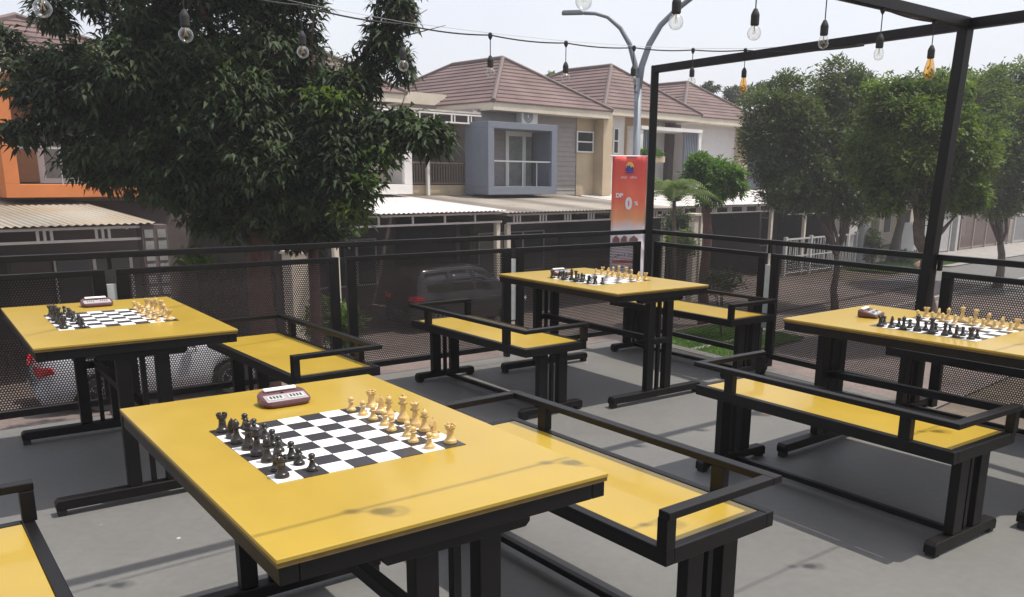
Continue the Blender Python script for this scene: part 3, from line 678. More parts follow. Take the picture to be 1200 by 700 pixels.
def strokes(xc, z, h, n, w, m):
    # lines of print too small to read in the photograph: letter sized marks only
    rs = random.Random(n); mb = MB(); x = xc - w / 2; st = w / n
    for i in range(n):
        if i == n // 2: x += st; continue
        mb.box(x, x + st * .16, yb - .002, yb, z, z + h); 
        if rs.random() < .7: mb.box(x + st * .17, x + st * .6, yb - .002, yb, z + h * rs.choice((0, .42, .8)), z + h * rs.choice((0, .42, .8)) + h * .2 if False else z + h)if rs.random() < .2 else mb.box(x + st * .5, x + st * .66, yb - .002, yb, z, z + h)
        x += st
    mb.build('small_print', m, bn)
text('DP', .085, (.115, yb, bz(230)), M_bwhite, bn, bold=.005)
text('0', .23, (.26, yb, bz(243)), M_bwhite, bn, bold=.014, sx=.8)
text('%', .085, (.375, yb, bz(239)), M_bwhite, bn, bold=.002)
strokes(.26, bz(208.5), .034, 9, .26, M_bwhite)
lg = MB(); lg.prism([(.26 + .062 * math.cos(R(a)), bz(196) + .085 * math.sin(R(a))) for a in range(0, 181, 20)], 'y', yb - .003, yb); lg.build('logo_sun', M_sun, bn)
lg = MB(); lg.prism([(.205, bz(200)), (.315, bz(200)), (.315, bz(196.5)), (.295, bz(194.5)), (.275, bz(196.5)), (.262, bz(192)), (.245, bz(195)), (.225, bz(192.5)), (.205, bz(196))], 'y', yb - .008, yb - .004); lg.build('logo_houses', M_blue, bn)
MB().box(.205, .315, yb - .008, yb - .004, bz(202.3), bz(200.6)).build('logo_base', M_blue, bn)
ph = MB()
for i, (a, b) in enumerate(((.03, .14), (.16, .25), (.29, .42))): ph.prism([(a, bz(286)), (b, bz(286)), (b, bz(278 - i % 2 * 2)), ((a + b) / 2, bz(274)), (a, bz(278))], 'y', yb - .003, yb)
ph.build('house_pictures', mat('banner_house_print', (.22, .10, .09), .6, noise=(12, .6)), bn)
strokes(.25, bz(300), .05, 10, .36, M_btext)
MB().box(.04, .36, yb - .003, yb, bz(306.5), bz(303.5)).build('red_underline', M_bred, bn)
strokes(.25, bz(314), .045, 9, .30, M_btext)

exec_bg = True
# ------------------------------------------------------------------ houses (local axes: x along the street, y away from us)
def house_empty(name, label, h, n, cat='house', group='two storey houses across the street'):
    return empty(name, W(h, n, GZ), HROT, label, cat, group)
class HB(MB):                      # boxes given in street coordinates relative to the house origin
    def __init__(s, h, n): super().__init__(); s.h0 = h; s.n0 = n
    def hb(s, h0, h1, n0, n1, z0, z1): return s.box(h0 - s.h0, h1 - s.h0, n0 - s.n0, n1 - s.n0, z0 - GZ, z1 - GZ)
def hip_roof(t, h0, h1, n0, n1, ze, zr, rn0, rn1, H0, N0, courses=11, ov=.03):
    """courses of tiles, each a thin tilted ring stepping up over the one below"""
    hc = (h0 + h1) / 2; mb = MB()
    E = [(h0, n0, ze), (h1, n0, ze), (h1, n1, ze), (h0, n1, ze)]; Rg = [(hc, rn0, zr), (hc, rn0, zr), (hc, rn1, zr), (hc, rn1, zr)]
    def lp(s, dz=0): return [(a[0] + (b[0] - a[0]) * s - H0, a[1] + (b[1] - a[1]) * s - N0, a[2] + (b[2] - a[2]) * s + dz - GZ) for a, b in zip(E, Rg)]
    for k in range(courses):
        lo = lp(k / courses, .035); hi = lp((k + 1) / courses, 0.0); lb = lp(k / courses, -.01)
        kk = len(mb.v); mb.v += lo + hi + lb
        for i in range(4):
            j = (i + 1) % 4
            mb.f.append((kk + i, kk + j, kk + 4 + j, kk + 4 + i)); mb.f.append((kk + 8 + i, kk + 8 + j, kk + j, kk + i))
    rf = mb.build('roof', M_tile, t)
    e = lp(0, .03); r = lp(1, .03); cp = MB()
    for i in range(4): cp.tube([e[i], r[i]], .085, 6)
    cp.tube([r[1], r[2]], .09, 6); cp.build('ridge_caps', M_ridge, rf)
    fb = MB(); a = lp(0, -.02)
    fb.box(a[0][0] + .04, a[1][0] - .04, a[0][1] + .04, a[2][1] - .04, ze - GZ - .27, ze - GZ - .012)
    fb.build('eaves_fascia', M_creamlight, t)
    return rf
def window(t, h0, h1, n, z0, z1, H0, N0, rows=2, cols=1, fm=M_winframe, pm=M_pane, fw=.05):
    fr = HB(H0, N0); fr.hb(h0 - fw, h1 + fw, n - .06, n - .002, z0 - fw, z0); fr.hb(h0 - fw, h1 + fw, n - .06, n - .002, z1, z1 + fw)
    fr.hb(h0 - fw, h0, n - .06, n - .002, z0, z1); fr.hb(h1, h1 + fw, n - .06, n - .002, z0, z1)
    for i in range(1, rows): z = z0 + (z1 - z0) * i / rows; fr.hb(h0, h1, n - .055, n - .004, z - .025, z + .025)
    for i in range(1, cols): q = h0 + (h1 - h0) * i / cols; fr.hb(q - .04, q + .04, n - .058, n - .003, z0, z1)
    f = fr.build('window', fm, t)
    HB(H0, N0).hb(h0, h1, n - .03, n - .006, z0, z1).build('pane', pm, f)
    return f
def canopy(t, h0, h1, n0, n1, zf, zb, m, H0, N0, posts=(), lattice=True, thick=.05):
    c = HB(H0, N0); g = GZ
    # corrugated sheet with real waves along the street
    V = []; step = .075; k = int((h1 - h0) / step)
    for i in range(k + 1):
        x = h0 + (h1 - h0) * i / k; dz = .018 * math.sin(i * math.pi / 1.0 + .0) if False else (.016 if i % 2 else -.016)
        V += [(x - H0, n0 - N0, zf + dz - g), (x - H0, n1 - N0, zb + dz - g)]
    mb = MB().add(V, [(2 * i, 2 * i + 2, 2 * i + 3, 2 * i + 1) for i in range(k)])
    r = mb.build('canopy_roof', m, t); s_ = r.modifiers.new('thick', 'SOLIDIFY'); s_.thickness = .006
    fr = HB(H0, N0); fr.hb(h0 + .05, h1 - .05, n0 + .12, n0 + .17, zf - .10, zf - .05); fr.hb(h0 + .05, h1 - .05, n0 + .12, n0 + .17, zf - .34, zf - .29)
    q = h0 + .3
    while q < h1 - .2:
        fr.hb(q, q + .05, n0 + .125, n0 + .165, zf - .29, zf - .10)
        if lattice: fr.hb(q + .12, q + .17, n0 + .125, n0 + .165, zf - .29, zf - .10); fr.hb(q + .24, q + .29, n0 + .125, n0 + .165, zf - .29, zf - .10)
        q += 1.05
    q = h0 + .2
    while q < h1:
        fr.add([(q - H0, n0 + .17 - N0, zf - .12 - g), (q + .05 - H0, n0 + .17 - N0, zf - .12 - g), (q + .05 - H0, n1 - N0, zb - .12 - g), (q - H0, n1 - N0, zb - .12 - g),
                (q - H0, n0 + .17 - N0, zf - .05 - g), (q + .05 - H0, n0 + .17 - N0, zf - .05 - g), (q + .05 - H0, n1 - N0, zb - .05 - g), (q - H0, n1 - N0, zb - .05 - g)],
               [(3, 2, 1, 0), (4, 5, 6, 7), (0, 1, 5, 4), (1, 2, 6, 5), (2, 3, 7, 6), (3, 0, 4, 7)]); q += 1.4
    fr.build('canopy_frame', M_fascia, r)
    for p in posts: HB(H0, N0).hb(p, p + .14, n0 + .18, n0 + .32, GZ, zf - .345).build('canopy_post', M_creamlight, t, .01)
def bay(t, h0, h1, n0, n1, z0, z1, H0, N0, fm, sm, fw=.28, side=True):
    b = HB(H0, N0); d = n1
    b.hb(h0, h1, n0, d, z0, z0 + fw); b.hb(h0, h1, n0, d, z1 - fw * .8, z1); b.hb(h1 - fw, h1, n0, n0 + .14, z0 + fw, z1 - fw * .8); b.hb(h0, h0 + fw, n0, n0 + .14, z0 + fw, z1 - fw * .8)
    b.hb(h1 - .08, h1, n0 + .14, d, z0 + fw, z1 - fw * .8)
    o = b.build('bay_frame', fm, t, .01)
    s = HB(H0, N0); s.hb(h0 + .001, h0 + .08, n0 + .141, d, z0 + fw, z1 - fw * .8); s.build('bay_side', sm, t)
    r = HB(H0, N0)
    r.hb(h0 + fw, h1 - fw, n0 + .05, n0 + .08, z0 + 1.10, z0 + 1.15)
    for i in range(1, 4): q = h0 + fw + (h1 - h0 - 2 * fw) * i / 4; r.hb(q - .012, q + .012, n0 + .055, n0 + .075, z0 + fw, z0 + 1.1)
    r.build('bay_railing', M_metalframe, t)
def doors(t, h0, h1, n, z0, z1, H0, N0, leafs=2, fm=M_winframe, pm=M_curtain):
    f = HB(H0, N0); w = (h1 - h0) / leafs
    f.hb(h0 - .07, h0, n - .07, n, z0, z1 + .07); f.hb(h1, h1 + .07, n - .07, n, z0, z1 + .07); f.hb(h0, h1, n - .07, n, z1, z1 + .07)
    for i in range(leafs):
        a = h0 + i * w; f.hb(a, a + .08, n - .06, n - .01, z0, z1); f.hb(a + w - .08, a + w - .002, n - .06, n - .01, z0, z1)
        f.hb(a + .08, a + w - .08, n - .06, n - .01, z0, z0 + .12); f.hb(a + .08, a + w - .08, n - .06, n - .01, z1 - .1, z1)
    o = f.build('glass_door', fm, t)
    for i in range(leafs): HB(H0, N0).hb(h0 + i * w + .08, h0 + (i + 1) * w - .08, n - .045, n - .025, z0 + .12, z1 - .1).build('pane', pm, o)
def siding(t, h0, h1, n, z0, z1, H0, N0, m, pitch=.18):
    b = MB(); z = z0
    while z < z1 - .02:
        zt = min(z + pitch, z1)
        b.quadbox((h0 - H0, n - .028 - N0, z - GZ), (h1 - H0, n - .028 - N0, z - GZ), (h1 - H0, n - .006 - N0, zt - GZ), (h0 - H0, n - .006 - N0, zt - GZ), (0, .004, 0)); z += pitch
    return b.build('siding_boards', m, t)
def aircon(t, h0, n, z0, H0, N0):
    a = HB(H0, N0).hb(h0, h0 + .80, n - .32, n - .02, z0, z0 + .56).build('air_conditioner', M_whiteplast, t, .015)
    g = MB(); c = (h0 + .33 - H0, n - .322 - N0, z0 + .28 - GZ)
    for rad in (.22, .17, .12, .07):
        pts = [(c[0] + rad * math.cos(R(q)), c[1], c[2] + rad * math.sin(R(q))) for q in range(0, 361, 24)]; g.tube(pts, .012, 4)
    g.build('fan_grille', M_dark, a)
    for q in (.05, .65): HB(H0, N0).hb(h0 + q, h0 + q + .07, n - .34, n - .002, z0 - .08, z0 - .001).build('bracket', M_metalframe, a)
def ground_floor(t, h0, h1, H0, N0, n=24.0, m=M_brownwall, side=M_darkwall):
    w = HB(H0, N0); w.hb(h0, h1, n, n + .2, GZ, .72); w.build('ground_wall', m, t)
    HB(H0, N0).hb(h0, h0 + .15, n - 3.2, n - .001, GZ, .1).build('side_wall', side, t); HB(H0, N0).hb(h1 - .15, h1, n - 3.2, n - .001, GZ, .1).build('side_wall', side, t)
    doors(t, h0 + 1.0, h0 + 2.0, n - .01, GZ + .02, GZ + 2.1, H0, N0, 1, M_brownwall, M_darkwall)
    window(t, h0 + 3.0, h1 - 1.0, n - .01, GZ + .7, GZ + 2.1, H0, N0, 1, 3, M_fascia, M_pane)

def hn_at(px, n):                  # street coordinate h of the sight line px on the vertical plane n
    d = fwd + rr * ((px - CX) / F) - uu * ((280 - CY) / F); o = Vector((0, 0, EYE)); s = (n - o.dot(nv)) / d.dot(nv); return (o + d * s).dot(hv)
def HX(px, n=23.95): return hn_at(px, n)
# --- orange house (left)
H0, N0 = 3.0, 24.0
t = house_empty('orange_house', 'house with a bright orange framed balcony at the far left', H0, N0)
b = HB(H0, N0); b.hb(3.2, 9.6, 24.2, 31, .721, 3.75); b.hb(3.2, 9.6, 24.201, 31, GZ, .72); b.build('wall', M_cream, t)
ground_floor(t, 3.2, 9.9, H0, N0)
hip_roof(t, 3.2, 10.0, 23.6, 31.6, 3.9, 5.3, 26.4, 29.0, H0, N0, 9)
bay(t, 5.05, 9.3, 22.7, 24.19, .86, 3.25, H0, N0, M_orange, M_orange, .30)
HB(H0, N0).hb(5.4, 6.1, 24.0, 24.18, 1.2, 3.0).build('brown_panel', M_tan, t)
doors(t, 6.2, 8.3, 24.19, 1.17, 3.0, H0, N0, 2)
canopy(t, -1.0, 6.75, 18.5, 24.1, .44, .77, M_corrust, H0, N0, posts=(2.0,))
# --- middle house (behind the big tree)
H0, N0 = 10.4, 24.0
t = house_empty('cream_house', 'cream house with a white corrugated car port, hidden behind the big tree', H0, N0)
b = HB(H0, N0); b.hb(10.5, 16.3, 24.2, 31, .721, 3.6); b.hb(10.5, 16.3, 24.201, 31, GZ, .72); b.build('wall', M_creamlight, t)
ground_floor(t, 10.5, 16.6, H0, N0)
hip_roof(t, 10.3, 16.8, 23.6, 31.6, 3.95, 5.75, 26.0, 29.0, H0, N0, 10)
bay(t, 11.6, 16.4, 22.9, 24.19, .86, 3.25, H0, N0, M_white, M_white, .30)
doors(t, 12.8, 14.8, 24.19, 1.17, 3.0, H0, N0, 2)
canopy(t, 10.9, 16.45, 18.5, 24.1, .50, .82, M_corwhite, H0, N0, posts=(11.0, 16.25), lattice=False)
# --- grey-blue bay house
H0, N0 = 16.9, 24.0
t = house_empty('grey_bay_house', 'house with a blue grey framed balcony and air conditioner, in the centre', H0, N0)
b = HB(H0, N0); b.hb(19.75, HX(655.5 + 17), 23.95, 33, .721, 3.7); b.build('siding_wall', M_siding, t)
b = HB(H0, N0); b.hb(HX(672.5) + .01, HX(704, 23.4), 23.9, 33, .721, 3.75); b.hb(HX(704, 23.4) + .01, HX(714, 23.4), 23.4, 33, .721, 3.9); b.build('cream_wall', M_cream, t)
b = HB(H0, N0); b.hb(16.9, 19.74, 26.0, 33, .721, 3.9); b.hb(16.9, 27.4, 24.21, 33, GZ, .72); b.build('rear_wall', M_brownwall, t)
b = HB(H0, N0); b.hb(16.9, 19.7, 24.3, 24.45, .75, 1.12); b.hb(16.8, 17.1, 24.2, 26, 1.121, 3.4); b.build('parapet', M_cream, t)
b = HB(H0, N0); b.hb(17.88, 17.98, 24.1, 24.2, .78, 3.3); b.build('balcony_post', M_white, t)
rl = HB(H0, N0); rl.hb(17.1, 19.7, 24.32, 24.36, 1.84, 1.89); rl.hb(17.1, 19.7, 24.32, 24.36, 1.17, 1.2); q = 17.15
while q < 19.7: rl.hb(q, q + .022, 24.33, 24.35, 1.2, 1.84); q += .115
rl.build('balcony_railing', M_rustrail, t)
doors(t, 17.3, 18.2, 25.99, .9, 3.0, H0, N0, 1)
ct = HB(H0, N0); ct.hb(15.6, 19.9, 23.7, 26.0, 3.50, 3.56); ct.build('balcony_canopy', M_fascia, t)
rf = HB(H0, N0); rf.hb(15.6, 19.9, 23.66, 23.7, 3.42, 3.47); rf.hb(15.6, 19.9, 23.66, 23.7, 3.15, 3.20); q = 15.7
while q < 19.9: rf.hb(q, q + .06, 23.665, 23.695, 3.2, 3.42); rf.hb(q + .14, q + .18, 23.665, 23.695, 3.2, 3.42); q += .72
rf.build('canopy_truss', M_white, t)
b = HB(H0, N0); b.hb(15.8, 20.6, 26.5, 26.9, 3.57, 4.35); b.build('gable_wall', M_creamlight, t)
hip_roof(t, 20.05, 26.2, 23.2, 33, 3.92, 5.82, 26.2, 29.3, H0, N0, 12)
lr = HB(H0, N0); g = -GZ
lr.add([(15.4 - H0, 26.4 - N0, 3.6 + g), (21.0 - H0, 26.0 - N0, 4.0 + g), (23.1 - H0, 29.3 - N0, 5.7 + g), (16.6 - H0, 31 - N0, 4.3 + g)], [(0, 1, 2, 3)])
siding(t, 22.66, HX(672.5), 23.95, .76, 3.62, H0, N0, M_sidingb); siding(t, 19.76, 22.65, 23.95, 3.3, 3.62, H0, N0, M_sidingb)
bay(t, 19.38, 22.65, 22.7, 23.94, .82, 3.23, H0, N0, M_bluef, M_blueg, .27)
doors(t, HX(593), HX(631), 23.94, .98, 2.95, H0, N0, 2)
HB(H0, N0).hb(HX(635), 22.5, 23.87, 23.94, .95, 3.0).build('brown_panel', M_brownwall, t)
aircon(t, HX(604), 23.95, 3.27, H0, N0)
window(t, HX(673), HX(690), 23.9, 2.42, 3.12, H0, N0, 2, 1)
ground_floor(t, 17.0, 24.2, H0, N0, 24.0)
canopy(t, 16.55, 24.3, 18.5, 24.2, .44, .76, M_cortan, H0, N0, posts=(16.65, 23.9))
HB(H0, N0).hb(26.0, 26.7, 23.9, 24.4, .80, .98).build('ledge_box', M_creamlight, t, .02)
# --- tan and white house
H0, N0 = 27.6, 24.0
t = house_empty('tan_house', 'house with tan siding and a white louvred balcony, right of the banner', H0, N0)
b = HB(H0, N0); b.hb(HX(714, 23.4) + .01, HX(728, 24.2), 24.2, 33, .721, 3.95); b.hb(HX(757, 24.2) + .01, 33.0, 25.2, 33, .721, 3.95); b.build('white_wall', M_white, t)
b = HB(H0, N0); b.hb(HX(728, 24.2) + .01, HX(757, 24.2), 24.2, 33, .721, 3.9); b.build('tan_wall', M_tan, t)
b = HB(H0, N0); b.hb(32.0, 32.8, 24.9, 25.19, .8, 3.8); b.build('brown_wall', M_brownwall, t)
window(t, HX(714, 24.2) + .08, HX(720, 24.2), 24.2, 2.42, 3.35, H0, N0, 2, 1)
hip_roof(t, 26.25, 32.75, 23.7, 33, 4.12, 6.12, 26.3, 29.0, H0, N0, 12)
siding(t, HX(728, 24.2) + .01, HX(757, 24.2), 24.2, .8, 3.8, H0, N0, M_tanb)
for q0, q1 in ((28.4, 29.3), (31.3, 32.2)):
    lv = HB(H0, N0); q = q0; lv.hb(q0, q1, 23.62, 23.66, .9, .96); lv.hb(q0, q1, 23.62, 23.66, 3.29, 3.35)
    while q < q1: lv.hb(q, q + .05, 23.5, 23.621, .9, 3.35); q += .12
    lv.build('louvres', M_bluef, t)
b = HB(H0, N0); b.hb(28.2, 32.4, 23.4, 24.8, 3.36, 3.5); b.hb(28.2, 32.4, 23.4, 24.8, .72, .89); b.hb(28.2, 28.38, 23.45, 24.49, .9, 3.35); b.hb(32.22, 32.4, 23.45, 24.8, .9, 3.35); b.build('balcony_frame', M_white, t)
doors(t, 30.2, 31.2, 25.19, .95, 3.0, H0, N0, 1)
ground_floor(t, 27.7, 33.5, H0, N0, 24.0)
canopy(t, 25.2, 33.4, 19.9, 24.1, .42, .74, M_corwhite, H0, N0, posts=(28.0, 33.1))
# --- white siding house
H0, N0 = 33.4, 25.0
t = house_empty('white_siding_house', 'white house with horizontal siding, left of the trees on the right', H0, N0)
b = HB(H0, N0); b.hb(33.2, 38.2, 25.6, 34, .721, 4.05); b.build('siding_wall', M_wsiding, t)
b = HB(H0, N0); b.hb(38.21, 39.0, 25.3, 34, .721, 4.0); b.build('cream_wall', M_cream, t)
siding(t, 33.2, 38.2, 25.6, .9, 3.9, H0, N0, M_wsidingb)
lv = HB(H0, N0); q = 39.1
while q < 42: lv.hb(q, q + .06, 25.2, 25.34, .9, 3.5); q += .14
lv.build('louvres', M_bluef, t)
HB(H0, N0).hb(39.01, 42.5, 25.5, 34, GZ, 3.9).build('wall', M_white, t)
hip_roof(t, 32.8, 39.6, 24.8, 34, 4.2, 6.0, 27.2, 30.5, H0, N0, 11)
ground_floor(t, 33.6, 42, H0, N0, 25.0)
canopy(t, 33.6, 43, 19.5, 25.0, .27, .85, M_corwhite, H0, N0, posts=(35.2, 42.6), lattice=False)
# --- farther houses behind the right hand trees
far_labels = ['pale house right of the white siding house, mostly behind trees', 'farther white house behind the dense trees on the right', 'last pale house at the far right end of the street']
for i, h in enumerate((44.5, 53.0, 61.5)):
    H0, N0 = h, 25.0
    t = house_empty('pale_house', far_labels[i], H0, N0)
    HB(H0, N0).hb(h, h + 7.6, 25.2, 33, GZ, 3.9).build('wall', (M_white, M_creamlight, M_white)[i], t)
    hip_roof(t, h - .4, h + 8.0, 24.6, 33.6, 4.0, 5.6, 27.5, 30.5, H0, N0, 8)
    window(t, h + 1, h + 3, 25.2, 1.4, 2.9, H0, N0, 1, 2); window(t, h + 4.5, h + 6.5, 25.2, 1.4, 2.9, H0, N0, 1, 2)
    window(t, h + 1, h + 3, 25.2, GZ + .8, GZ + 2.2, H0, N0, 1, 2); doors(t, h + 4.8, h + 5.8, 25.2, GZ, GZ + 2.1, H0, N0, 1, M_brownwall, M_darkwall)
    canopy(t, h + .2, h + 6.5, 20.9, 25.1, .30, .55, (M_corwhite, M_cortan, M_corwhite)[i], H0, N0, posts=(h + .4, h + 6.2))

# ------------------------------------------------------------------ fences along the right side
def fence(name, label, px0, px1, n, top, m, style):
    a, b = hn_at(px0, n), hn_at(px1, n); t = empty(name, W(a, n, GZ), HROT, label, 'fence', 'fences and gates along the street'); L_ = b - a; H_ = top
    posts = MB(); k = max(1, round(L_ / 2.2))
    for i in range(k + 1): MB().box(i * L_ / k - .07, i * L_ / k + .07, -.07, .07, 0, H_ + .08).build('post', m, t)
    p = MB(); p.box(.072, L_ - .072, -.03, .03, H_ - .07, H_); p.box(.072, L_ - .072, -.03, .03, .10, .17)
    if style == 'bars':
        q = .16
        while q < L_ - .1: p.box(q, q + .035, -.018, .018, .17, H_ - .07); q += .15
    elif style == 'lattice':
        q = .2; rnd = random.Random(3)
        while q < L_ - .15:
            p.bar((q, 0, .17), (q + rnd.uniform(-.16, .16), 0, H_ - .07), .03, .03); q += .16
        p.box(.072, L_ - .072, -.02, .02, H_ * .5, H_ * .5 + .04)
    else:
        q = .09
        while q < L_ - .12: p.box(q, q + .11, -.02, .02, .17, H_ - .07); q += .135
    p.build('panel', m, t)
    return t
fence('white_fence', 'low white patterned metal fence beyond the right railing', 921, 1003, 19.6, 1.62, M_fence, 'lattice')
fence('white_gate', 'white slatted gate behind the tree trunks on the right', 1056, 1112, 20.2, 1.9, M_fence, 'slats')
fence('brown_gate', 'brownish barred gate at the right end of the street', 1124, 1180, 20.2, 2.3, M_gate, 'bars')
fence('pale_fence', 'pale barred fence at the extreme right, past the brown gate', 1186, 1300, 20.2, 1.9, M_fence, 'bars')
def pillar(px, n, w, top, m, label, cap=True, group='gate pillars across the street'):
    a = hn_at(px, n); t = empty('gate_pillar', W(a, n, GZ), HROT, label, 'pillar', group)
    MB().box(-w / 2, w / 2, -w / 2, w / 2, 0, top).build('shaft', m, t, .015)
    if cap: MB().box(-w / 2 - .06, w / 2 + .06, -w / 2 - .06, w / 2 + .06, top + .001, top + .09).build('cap', m, t, .015)
pillar(1010, 19.6, .38, 1.95, M_fence, 'white gate pillar at the right end of the low patterned fence')
pillar(1028, 20.0, .35, 3.1, M_creamlight, 'tall cream pillar just right of the white gate pillar')
pillar(1118, 20.2, .35, 2.5, M_fence, 'white pillar between the white gate and the brown gate')
pillar(344, 19.4, .46, 2.25, M_creamlight, 'pale capped gate pillar seen through the railing under the big tree')
pillar(812, 17.6, .24, 2.9, M_creamlight, 'slender cream pillar just left of the small round tree')

M_fence2 = mat('shade_toned_glass_block', (.20, .20, .19), .4, noise=(4, .3))  # pale blocks toned down to grey; the shade over them is in this colour
a = hn_at(179, 18.7); t = empty('block_pillar', W(a, 18.7, GZ), HROT, 'brown pillar inset with pale square blocks, beside the left car port', 'pillar')
MB().box(-.26, .26, -.15, .15, 0, 3.1).build('shaft', M_brownwall, t, .01)
for q in range(12):
    for sx in (-.13, .13): MB().box(sx - .085, sx + .085, -.17, -.151, .25 + q * .235, .42 + q * .235).build('pale_block', M_fence2, t)
# ------------------------------------------------------------------ cars
def car(name, label, pos, ang, L_, wd, ht, paint, prof_top, belt, wheels, tail='low'):
    """side profile loft: x forward, y left, z up"""
    t = empty(name, pos, ang, label, 'car')
    xs = np.linspace(-L_ / 2, L_ / 2, 45)
    px_ = [p[0] * L_ - L_ / 2 for p in prof_top]; pz = [p[1] * ht for p in prof_top]
    hood = [p[2] * ht for p in prof_top]
    ztop = np.interp(xs, px_, pz); zb = np.interp(xs, px_, hood)
    wx = np.interp(xs, [-L_ / 2, -L_ / 2 + .12, -L_ / 2 + .5, L_ / 2 - .7, L_ / 2 - .15, L_ / 2], [.80, .92, 1, 1, .88, .62]) * wd / 2
    rw = .31; body = MB(); rings = []
    for i, x in enumerate(xs):
        z0 = .20
        for wxp in wheels:
            dd = abs(x - wxp)
            if dd < rw + .07: z0 = max(z0, math.sqrt((rw + .07) ** 2 - dd ** 2) + .30)
        w = wx[i]; b_ = min(zb[i], ztop[i]); zt = ztop[i]; gh = max(0, zt - b_)
        tw = w * (1 - .24 * min(1, gh / .5)) 
        z0 = min(z0, b_ - .02)
        ring = [(w * .93, z0), (w, z0 + (b_ - z0) * .35), (w * .995, z0 + (b_ - z0) * .7), (w * .95, b_), (tw + (w * .95 - tw) * .0 , b_ + gh * .86 if gh > .03 else b_ + gh * .5), (tw * .86, zt - .012 * (gh > .03)), (0, zt + .012)]
        rings.append([(x, y, z) for y, z in ring] + [(x, -y, z) for y, z in ring[-2::-1]])
    n = len(rings[0]); k = 0
    for r in rings: body.v += r
    for i in range(len(rings) - 1):
        for j in range(n - 1): a = i * n + j; body.f.append((a, a + 1, a + n + 1, a + n))
        body.f.append((i * n, i * n + n, i * n + 2 * n - 1, i * n + n - 1))
    body.f.append(tuple(range(n))); body.f.append(tuple(reversed(range((len(rings) - 1) * n, len(rings) * n))))
    b = body.build('body', paint, t, smooth=True)
    # side glass, wind screen, rear screen as thin proud panels following the loft
    def pt(x, s, f): 
        zt = np.interp(x, xs, ztop); b_ = np.interp(x, xs, np.minimum(zb, ztop)); w = np.interp(x, xs, wx); gh = zt - b_; tw = w * (1 - .24 * min(1, gh / .5))
        y = w * .95 + (tw - w * .95) * (f / .86); return (x, s * (y + .008), b_ + gh * f)
    for s in (-1, 1):
        g = [a for a in belt]
        for (xa, xb) in g:
            xa = xa * L_ - L_ / 2; xb = xb * L_ - L_ / 2; V = []; m_ = 6
            for q in range(m_ + 1):
                x = xa + (xb - xa) * q / m_; V += [pt(x, s, .06), pt(x, s, .80)]
            o = MB().add(V, [(2 * i, 2 * i + 2, 2 * i + 3, 2 * i + 1) for i in range(m_)]).build('side_window', M_carglass, t, smooth=True)
            sm = o.modifiers.new('thick', 'SOLIDIFY'); sm.thickness = .006
        m2 = MB().box(-.09, .09, -.06, .06, -.05, .06).build('wing_mirror', paint, t, .03); x = (g[-1][1] - .035) * L_ - L_ / 2; q = pt(x, s, 0); m2.location = (q[0], q[1] + s * .08, q[2] + .06)
        hd_ = MB().box(-.09, .09, -.012, .012, -.015, .015).build('door_handle', paint, t, .008); hd_.location = (-.35, s * (wd / 2 + .004), belt_z - .10 if (belt_z := float(np.interp(-.35, xs, zb))) else 0)
    for x0, nm in ((wheels[0], 'wheel'), (wheels[1], 'wheel')):
        for s in (-1, 1):
            w_ = empty('wheel', (x0, s * (wd / 2 - .10), rw), 0); w_.parent = t
            ty = MB(); seg = 24
            pr = [(rw - .02, -.10), (rw, -.07), (rw, .07), (rw - .02, .10), (rw * .66, .10), (rw * .66, -.10)]
            vs = []; 
            for q in range(seg):
                a = 2 * math.pi * q / seg
                for r_, y_ in pr: vs.append((r_ * math.cos(a), y_, r_ * math.sin(a)))
            fs = [(q * 6 + j, q * 6 + (j + 1) % 6, ((q + 1) % seg) * 6 + (j + 1) % 6, ((q + 1) % seg) * 6 + j) for q in range(seg) for j in range(6)]
            MB().add(vs, fs).build('tyre', M_tyre, w_, smooth=False)
            rm = MB()
            for q in range(5):
                a = 2 * math.pi * q / 5; rm.bar((0, s * .07, 0), (rw * .64 * math.cos(a), s * .085, rw * .64 * math.sin(a)), .05, .03)
            pts = [(rw * .63 * math.cos(R(q)), s * .08, rw * .63 * math.sin(R(q))) for q in range(0, 361, 15)]; rm.tube(pts, .016, 6)
            rm.build('rim', M_rim, w_)
    for x0 in wheels:
        MB().box(x0 - rw - .05, x0 + rw + .05, -wd / 2 + .05, wd / 2 - .05, .18, .62).build('wheel_well', M_tyre, t)
    tz = {'low': .74, 'high': .86}[tail]
    for s in (-1, 1):
        q = MB(); x = -L_ / 2; y = s * wd / 2
        q.add([(x - .015, y * .52, tz), (x + .02, y * .86, tz - .02), (x + .24, y * 1.0, tz + .03), (x + .20, y * .985, tz + .13), (x + .05, y * .86, tz + .14), (x + .0, y * .56, tz + .11)], [(0, 1, 4, 5), (1, 2, 3, 4)])
        o = q.build('tail_light', M_tail, t); sm = o.modifiers.new('thick', 'SOLIDIFY'); sm.thickness = .05; sm.offset = 0
        h_ = MB().box(-.16, .10, -.10, .10, -.06, .06).build('headlight', M_clear, t, .04); h_.location = (L_ / 2 - .16, y * .74, .62)
    MB().box(-L_ / 2 - .06, -L_ / 2 + .2, -wd * .38, wd * .38, .30, .48).build('rear_bumper', paint, t, .05)
    MB().box(-L_ / 2 - .068, -L_ / 2 - .05, -.24, .24, .50, .61).build('number_plate', M_dark, t, .005)
    MB().box(L_ / 2 - .12, L_ / 2 + .02, -wd * .30, wd * .30, .28, .50).build('front_bumper', paint, t, .05)
    return t
rear = Vector((-7.75, 14.65, GZ)); frnt = Vector((-5.95, 16.0, GZ)); dv = (frnt - rear); dv.z = 0; dn = dv.normalized(); mid = rear + dn * 1.08
side = Vector((-dn.y, dn.x, 0))
hatch = [(0, .42, .42), (.03, .62, .60), (.05, .78, .64), (.10, .93, .63), (.25, 1.0, .61), (.45, 1.0, .59), (.58, .93, .585), (.72, .66, .60), (.80, .62, .61), (.93, .52, .53), (1, .40, .41)]
